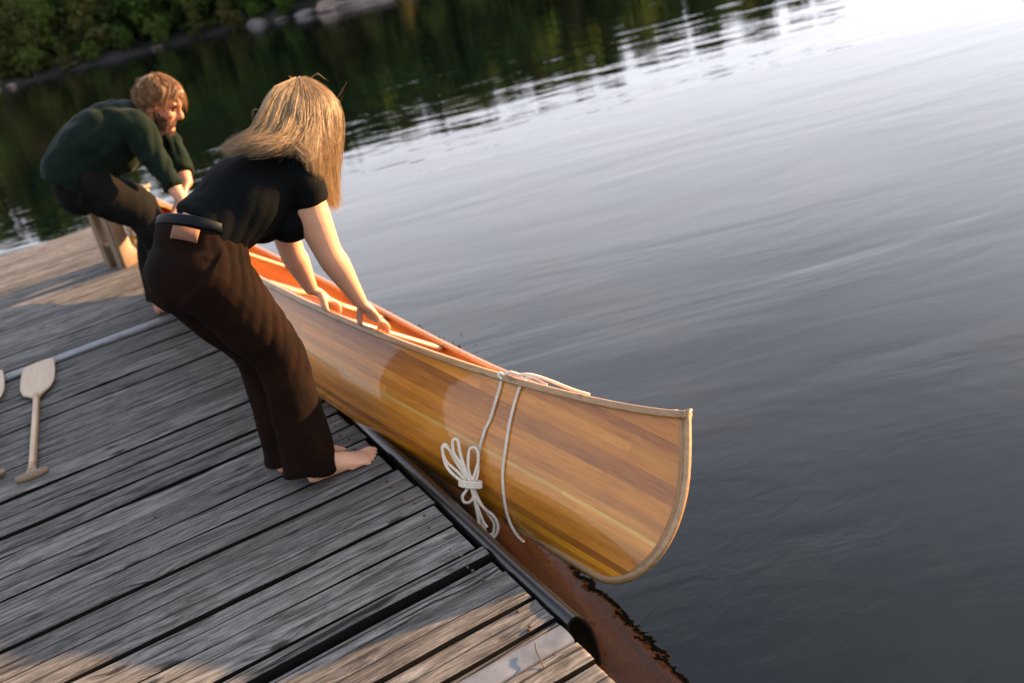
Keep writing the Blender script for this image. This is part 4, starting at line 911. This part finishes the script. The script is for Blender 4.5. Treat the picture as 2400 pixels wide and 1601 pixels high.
# -- hair
tro = woman_parts[2]
from mathutils.bvhtree import BVHTree
def on_mesh(o, P, lift=0.0012):
    bv = BVHTree.FromPolygons([v.co for v in o.data.vertices], [p.vertices for p in o.data.polygons]); out = []
    for p in P:
        c, nn, _, _ = bv.find_nearest(V(p)); out.append(np.array(c+nn*lift))
    return np.array(out)
def PX(L):   # guide points listed as world coordinates
    return np.array(L, float)
HG = {
'g1': [[0.157, 3.18, 1.190], [0.088, 3.14, 1.190], [0.028, 3.1, 1.159], [-0.012, 3.08, 1.120], [-0.052, 3.08, 1.094], [-0.100, 3.1, 1.084], [-0.141, 3.13, 1.067]],
'g2': [[0.161, 3.17, 1.192], [0.086, 3.11, 1.167], [0.025, 3.06, 1.112], [-0.016, 3.04, 1.08], [-0.055, 3.03, 1.069], [-0.092, 3.04, 1.061], [-0.119, 3.06, 1.055]],
'g3': [[0.165, 3.16, 1.191], [0.111, 3.08, 1.145], [0.064, 3.04, 1.082], [0.023, 3.01, 1.057], [-0.017, 2.99, 1.045], [-0.058, 2.98, 1.043], [-0.078, 2.99, 1.038]],
'g4': [[0.17, 3.16, 1.19], [0.131, 3.08, 1.14], [0.09, 3.03, 1.075], [0.057, 3.0, 1.045], [0.027, 2.97, 1.03], [-0.002, 2.96, 1.019]],
'g5': [[0.178, 3.16, 1.188], [0.16, 3.08, 1.131], [0.125, 3.03, 1.064], [0.094, 2.99, 1.024], [0.073, 2.965, 0.99], [0.065, 2.955, 0.963]],
'g6': [[0.187, 3.17, 1.185], [0.197, 3.1, 1.136], [0.181, 3.07, 1.065], [0.152, 3.06, 1.0], [0.135, 3.07, 0.921], [0.13, 3.08, 0.851], [0.129, 3.09, 0.8]],
'g7': [[0.194, 3.18, 1.183], [0.236, 3.14, 1.127], [0.228, 3.12, 1.055], [0.197, 3.11, 0.982], [0.168, 3.11, 0.906], [0.159, 3.12, 0.851], [0.153, 3.12, 0.786]],
'g8': [[0.202, 3.19, 1.18], [0.256, 3.18, 1.116], [0.249, 3.17, 1.039], [0.217, 3.16, 0.957], [0.188, 3.15, 0.896], [0.169, 3.15, 0.829]],
'g10': [[0.064, 3.04, 1.099], [0.026, 3.0, 1.075], [-0.021, 2.985, 1.071], [-0.065, 2.99, 1.072], [-0.104, 3.02, 1.07], [-0.142, 3.07, 1.061]],
'g11': [[0.075, 3.02, 1.077], [0.05, 2.985, 1.049], [0.049, 2.96, 1.023], [0.061, 2.945, 0.996], [0.07, 2.94, 0.965]],
'g12': [[0.068, 3.03, 1.085], [0.03, 2.985, 1.059], [-0.003, 2.965, 1.046], [-0.034, 2.96, 1.042], [-0.065, 2.965, 1.037]],
'g9': [[0.181, 3.16, 1.187], [0.176, 3.09, 1.126], [0.143, 3.04, 1.058], [0.116, 3.02, 1.001], [0.095, 3.01, 0.94], [0.097, 3.03, 0.882], [0.11, 3.06, 0.832]],
}
for kx in ('g2', 'g3', 'g4', 'g5', 'g11', 'g12'):
    for q_, dz_ in ((-3, 0.010), (-2, 0.017), (-1, 0.024)): HG[kx][q_][2] += dz_
locks = []
for kx, (s0, s1, s2, cnt, wv) in {'g1': (0.012, 0.008, 0.012, 420, 0.006), 'g2': (0.012, 0.018, 0.020, 460, 0.007), 'g3': (0.012, 0.024, 0.022, 460, 0.008), 'g4': (0.012, 0.022, 0.024, 400, 0.008),
                                  'g5': (0.012, 0.022, 0.020, 400, 0.008), 'g6': (0.012, 0.018, 0.012, 460, 0.012), 'g7': (0.012, 0.016, 0.010, 460, 0.012), 'g8': (0.012, 0.018, 0.014, 400, 0.008), 'g9': (0.012, 0.022, 0.014, 460, 0.008), 'g10': (0.016, 0.010, 0.012, 380, 0.006), 'g11': (0.014, 0.014, 0.018, 260, 0.006), 'g12': (0.016, 0.014, 0.016, 300, 0.006)}.items():
    locks.append((HG[kx], s0, s1, s2, cnt, wv))
# loose fly-away hairs
for (p0, p1, p2) in [((0.16, 3.15, 1.195), (0.13, 3.13, 1.225), (0.17, 3.12, 1.215)), ((0.24, 3.17, 1.10), (0.28, 3.16, 1.115), (0.31, 3.15, 1.15)), ((0.24, 3.16, 1.09), (0.27, 3.15, 1.09), (0.30, 3.14, 1.13)), ((0.2, 3.17, 1.19), (0.23, 3.16, 1.2), (0.25, 3.15, 1.17)), ((0.02, 3.1, 1.15), (-0.01, 3.09, 1.16), (-0.03, 3.08, 1.12))]:
    locks.append(([p0, (np.array(p0)+p1)/2, p1, (np.array(p1)+p2)/2, p2], 0.002, 0.004, 0.008, 2, 0.002))
for qa, qb in (('g1', 'g2'), ('g2', 'g3'), ('g3', 'g4'), ('g4', 'g5'), ('g5', 'g9'), ('g9', 'g6'), ('g6', 'g7'), ('g7', 'g8')):
    A_, B_ = catmull(HG[qa], 8), catmull(HG[qb], 8)
    for f_ in (0.3, 0.7): locks.append((A_*(1-f_)+B_*f_, 0.010, 0.018, 0.018, 640, 0.006))
woman_parts.append(strands('hair', locks, MAT['hair_w'], None, 0.00048, 3, seed=4))
b = MB()
b.ell(HC+HUP*0.000-HF*0.008, (0.082, 0.100, 0.100), (HR, HF, HUP))
for kx, rr_ in {'g1': 0.016, 'g2': 0.02, 'g3': 0.02, 'g4': 0.018, 'g5': 0.018, 'g6': 0.019, 'g7': 0.016, 'g8': 0.016, 'g9': 0.018}.items():
    P = np.array(HG[kx]); b.limb(P[:-1], [0.006]+[rr_*0.80]*(len(P)-3)+[rr_*0.35], (0, 1, 0.2), n=16, seg=12)
woman_parts.append(b.fused('hair_mass', 0.007, MAT['hair_w'], None, 6))
for o in woman_parts:
    o.parent = woman; o.matrix_parent_inverse = Matrix.Translation(-V(W0))

# ---------------------------------------------------------------- man
M0 = np.array([-0.32, 5.34, 0.0])
man = empty('person', tuple(M0), 'bearded man with curly ginger hair in a dark green shirt bending at the stern', 'person')
man_parts = []
FM = np.array([0.985, -0.17, 0.0]); RM_ = np.array([-0.17, -0.985, 0.0])
mHip, mMid, mUp, mNk = np.array([-0.440, 5.33, 0.850]), np.array([-0.315, 5.32, 0.965]), np.array([-0.150, 5.31, 1.018]), np.array([-0.050, 5.295, 1.045])
mRs, mRe, mRw = np.array([-0.120, 5.145, 0.985]), np.array([-0.100, 5.075, 0.838]), np.array([-0.070, 4.965, 0.655])
mLs, mLe, mLw = np.array([-0.040, 5.46, 0.985]), np.array([0.040, 5.39, 0.825]), np.array([0.020, 5.24, 0.665])
MC = np.array([0.036, 5.270, 1.080]); mF = nrm([0.76, -0.38, -0.55]); mU = nrm(np.cross(np.cross(mF, UPV), mF)); mR = nrm(np.cross(mF, mU))
b = MB()
b.limb([mRs, mRe, mRe*0.5+mRw*0.5, mRw], [0.055, 0.044, 0.042, 0.030], RM_, n=16); b.limb([mLs, mLe, mLe*0.5+mLw*0.5, mLw], [0.055, 0.044, 0.042, 0.030], RM_, n=16)
hand(b, mRw, (-0.122, 4.862, 0.508), (0.1, -0.99, -0.04), (0.9, 0.1, -0.3), 1, 1.12); hand(b, mLw, (-0.133, 5.150, 0.510), (-0.1, 0.99, 0.04), (0.9, 0.1, -0.3), -1, 1.12)
b.limb([mHip, mMid, mUp], [(0.11, 0.08), (0.13, 0.10), (0.13, 0.09)], RM_, n=10); b.limb([mUp, mNk, MC-mU*0.05], [0.07, 0.064, 0.062], RM_, n=10)
b.ell(MC+mU*0.012-mF*0.008, (0.078, 0.098, 0.098), (mR, mF, mU)); b.ell(MC+mF*0.040-mU*0.060, (0.060, 0.062, 0.075), (mR, mF, mU)); b.ell(MC+mF*0.075-mU*0.118, (0.034, 0.030, 0.026), (mR, mF, mU))
b.limb([MC+mF*0.094+mU*0.004, MC+mF*0.108-mU*0.022, MC+mF*0.120-mU*0.044, MC+mF*0.104-mU*0.052], [0.010, 0.011, 0.0145, 0.012], mR, n=8, seg=12)
b.limb([MC+mF*0.080-mR*0.046+mU*0.012, MC+mF*0.096+mU*0.014, MC+mF*0.080+mR*0.046+mU*0.012], [0.012, 0.013, 0.012], mU, n=8, seg=12)
for s in (-1, 1):
    b.ell(MC+mF*0.074+mR*0.044*s-mU*0.040, (0.022, 0.020, 0.020), (mR, mF, mU)); b.ell(MC+mR*0.079*s-mU*0.022-mF*0.008, (0.011, 0.024, 0.034), (mR, mF, mU))
for hp, kn, an in (((-0.415, 5.26, 0.79), (-0.235, 5.205, 0.565), (-0.165, 5.24, 0.10)), ((-0.415, 5.40, 0.79), (-0.185, 5.50, 0.565), (-0.295, 5.49, 0.10))):
    b.limb([hp, kn, an], [0.06, 0.05, 0.038], RM_, n=10)
foot(b, (-0.203, 5.24, 0), (1, 0.0, 0), 1, (-0.168, 5.24, 0.09), 1.1); foot(b, (-0.335, 5.49, 0), (1, 0.1, 0), -1, (-0.30, 5.49, 0.09), 1.1)
man_parts.append(b.fused('body', 0.0065, MAT['skin_m'], None, 3))
for s in (-1, 1):
    b = MB(); b.ell(MC+mF*0.088+mR*0.033*s-mU*0.014, (0.013, 0.009, 0.007), (mR, mF, mU), 12, 8); man_parts.append(b.obj('eye', MAT['eye']))
b = MB()
b.limb([mHip+np.array([-0.050, 0, -0.050]), mHip+np.array([-0.010, 0, 0.0]), mMid, mUp, mNk+np.array([-0.01, 0, -0.004])], [(0.185, 0.145), (0.190, 0.155), (0.200, 0.160), (0.185, 0.125), (0.085, 0.075)], RM_, n=18, dome=False, e=2.2)
b.limb([mUp+RM_*0.10, mRs, mRs*0.5+mRe*0.5, mRe, mRe*0.24+mRw*0.76], [(0.10, 0.09), (0.088, 0.080), (0.076, 0.070), (0.064, 0.060), (0.052, 0.048)], RM_, n=18, dome=False)
b.limb([mUp-RM_*0.10, mLs, mLs*0.5+mLe*0.5, mLe, mLe*0.24+mLw*0.76], [(0.10, 0.09), (0.088, 0.080), (0.076, 0.070), (0.066, 0.062), (0.060, 0.055)], RM_, n=18, dome=False)
b.limb([mNk+np.array([-0.035, 0, -0.02]), mNk+np.array([0.0, -0.005, 0.012])], [0.082, 0.072], RM_, n=5, dome=False)
vm = nrm(np.array([0.55, 0, -0.83])); b.ell(mMid+vm*0.10, (0.14, 0.16, 0.10)); b.ell(mUp+vm*0.10+np.array([-0.02, 0, 0]), (0.10, 0.14, 0.09))
def mshirt(co, no):
    d = fold(co, no, mRe, nrm([0.3, -0.5, 0.8]), 0.12, 0.10, 0.014, 60, 0.5)+fold(co, no, mRs*0.6+mRe*0.4, nrm([0.9, -0.2, 0.1]), 0.12, 0.10, 0.012, 55, 1.5)+fold(co, no, mLe, nrm([0.3, -0.5, 0.8]), 0.10, 0.10, 0.014, 60, 2.5)
    d += 0.016*vnoise(co, 7, 2)+0.007*vnoise(co, 17, 4)+fold(co, no, mMid+np.array([0, -0.1, 0]), nrm(mUp-mHip+np.array([0, 0, 0.25])), 0.3, 0.25, 0.012, 34, 0.7); return co+no*d[:, None]
man_parts.append(b.fused('shirt', 0.009, MAT['shirt_m'], None, 5, 0.5, mshirt))
b = MB()
b.limb([mHip+np.array([-0.02, 0, -0.03]), mHip+np.array([-0.005, 0, -0.07])], [(0.165, 0.13), (0.165, 0.14)], RM_, n=6)
for hp, kn, an in (((-0.430, 5.235, 0.80), (-0.238, 5.205, 0.56), (-0.165, 5.24, 0.06)), ((-0.430, 5.425, 0.80), (-0.190, 5.50, 0.56), (-0.295, 5.49, 0.07))):
    hp, kn, an = map(np.array, (hp, kn, an)); b.limb([hp+np.array([-0.04, 0, 0.02]), hp, hp*0.5+kn*0.5, kn, kn*0.5+an*0.5, an], [0.125, 0.118, 0.100, 0.080, 0.076, 0.072], RM_, n=20, dome=False)
def mtr(co, no):
    d = fold(co, no, np.array([-0.25, 5.2, 0.58]), nrm([0.2, -0.9, 0.2]), 0.12, 0.12, 0.007, 40, 0.5)+fold(co, no, np.array([-0.36, 5.2, 0.72]), nrm([0.5, -0.8, 0.2]), 0.14, 0.14, 0.006, 36, 1.5)+0.008*vnoise(co, 7, 7)+0.003*vnoise(co, 16, 9); return co+no*d[:, None]
man_parts.append(b.fused('trousers', 0.009, MAT['trousers'], None, 5, 0.5, mtr))
# hair: loose curls; beard: short dense tufts
rg = np.random.default_rng(9); locks = []
crown = nrm(mU*0.85-mF*0.45)
for i in range(520):
    d = nrm(rg.normal(size=3)); up_, f_, r_ = d@mU, d@mF, abs(d@mR)
    if f_ > 0.50 and up_ < 0.62: continue                      # forehead and face stay clear
    if up_ < 0.10 and f_ > -0.05: continue                     # ear and cheek
    if up_ < -0.45: continue
    root = MC+mU*0.012-mF*0.008+0.094*(mR*(d@mR)*0.86+mF*f_*1.06+mU*up_*1.04)
    tg = nrm(d*1.0-crown*(d@crown)*1.0+0.25*rg.normal(size=3)); tg = nrm(tg-d*(tg@d))
    sd2 = np.cross(d, tg); L = 0.050+0.030*rg.random()+(0.030 if f_ > 0.25 and up_ > 0.5 else 0); ph = rg.random()*6.28; am = 0.005+0.005*rg.random()
    drop = 0.035 if f_ > 0.2 else 0.012
    G = [root+tg*L*t+d*(0.018*math.sin(t*2.6)-0.020*t*t*(L/0.06))+sd2*am*math.sin(t*6+ph)-np.array([0, 0, 1.0])*drop*t**3+d*am*0.5*math.cos(t*6+ph) for t in np.linspace(0, 1, 8)]
    locks.append((G, 0.007, 0.009, 0.006, 22, 0.002))
man_parts.append(strands('hair', locks, MAT['hair_m'], None, 0.0009, 3, seed=12))
b = MB(); b.ell(MC+mU*0.022-mF*0.020, (0.088, 0.102, 0.100), (mR, mF, mU)); 
for s_ in (-0.6, 0.0, 0.6): b.ell(MC+mF*(0.078-0.02*abs(s_))+mU*0.072+mR*0.050*s_, (0.028, 0.030, 0.020), (mR, mF, mU))
man_parts.append(b.fused('hair_mass', 0.008, MAT['hair_m'], None, 3))
locks = []
for i in range(420):
    s = rg.uniform(-1, 1); h = rg.random()
    p = MC+mR*0.064*s+mF*(0.088*math.sqrt(max(0.0, 1-(s*0.90)**2))-0.010)-mU*(0.052+0.075*h)
    if abs(s) < 0.35 and h < 0.32: continue
    dirv = nrm(mF*0.5+mR*0.5*s-mU*0.8); L = 0.018+0.016*rg.random()
    locks.append(([p, p+dirv*L*0.5+0.003*rg.normal(size=3), p+dirv*L+0.004*rg.normal(size=3)], 0.006, 0.008, 0.008, 12, 0.002))
for s in (-1, 1):
    for i in range(26):
        q = rg.uniform(0.016, 0.05); p = MC+mF*(0.106-0.4*(q-0.016))+mR*q*s+mU*(0.014+0.003*rg.normal()); locks.append(([p, p+mR*s*0.008+mU*0.002, p+mR*s*0.016], 0.001, 0.002, 0.001, 3, 0.0))
man_parts.append(strands('beard', locks, MAT['beard'], None, 0.0008, 3, seed=13))
b = MB(); b.ell(MC+mF*0.046-mU*0.095, (0.062, 0.056, 0.046), (mR, mF, mU)); b.ell(MC+mF*0.066-mU*0.128, (0.040, 0.038, 0.026), (mR, mF, mU))
for s in (-1, 1): b.limb([MC+mR*0.066*s-mU*0.045+mF*0.004, MC+mR*0.056*s-mU*0.080+mF*0.030, MC+mR*0.036*s-mU*0.108+mF*0.056], [0.010, 0.017, 0.026], mF, n=8, seg=12)
man_parts.append(b.fused('beard_mass', 0.006, MAT['beard'], None, 4))
for o in man_parts:
    o.parent = man; o.matrix_parent_inverse = Matrix.Translation(-V(M0))

# ------------------------------------------------------------------ splash beyond the far gunwale
rg = np.random.default_rng(3); b = MB()
for i in range(70):
    t = rg.random(); x = 0.80+0.10*rg.normal()*0.5; y = 3.75+1.0*t; z = ZW+abs(rg.normal())*0.05*(1-0.5*t)
    r = 0.002+0.004*rg.random(); b.ell((x-0.02*t, y, z), (r, r*1.4, r), seg=6, rows=5)
k = NT('splash_water'); k.bsdf((0.02, 0.03, 0.03), 0.05, None, IOR=1.33); 
o = b.obj('splash_droplets', k.m); tag(o, 'small splash of droplets on the water beyond the canoe', 'splash', kind='stuff')
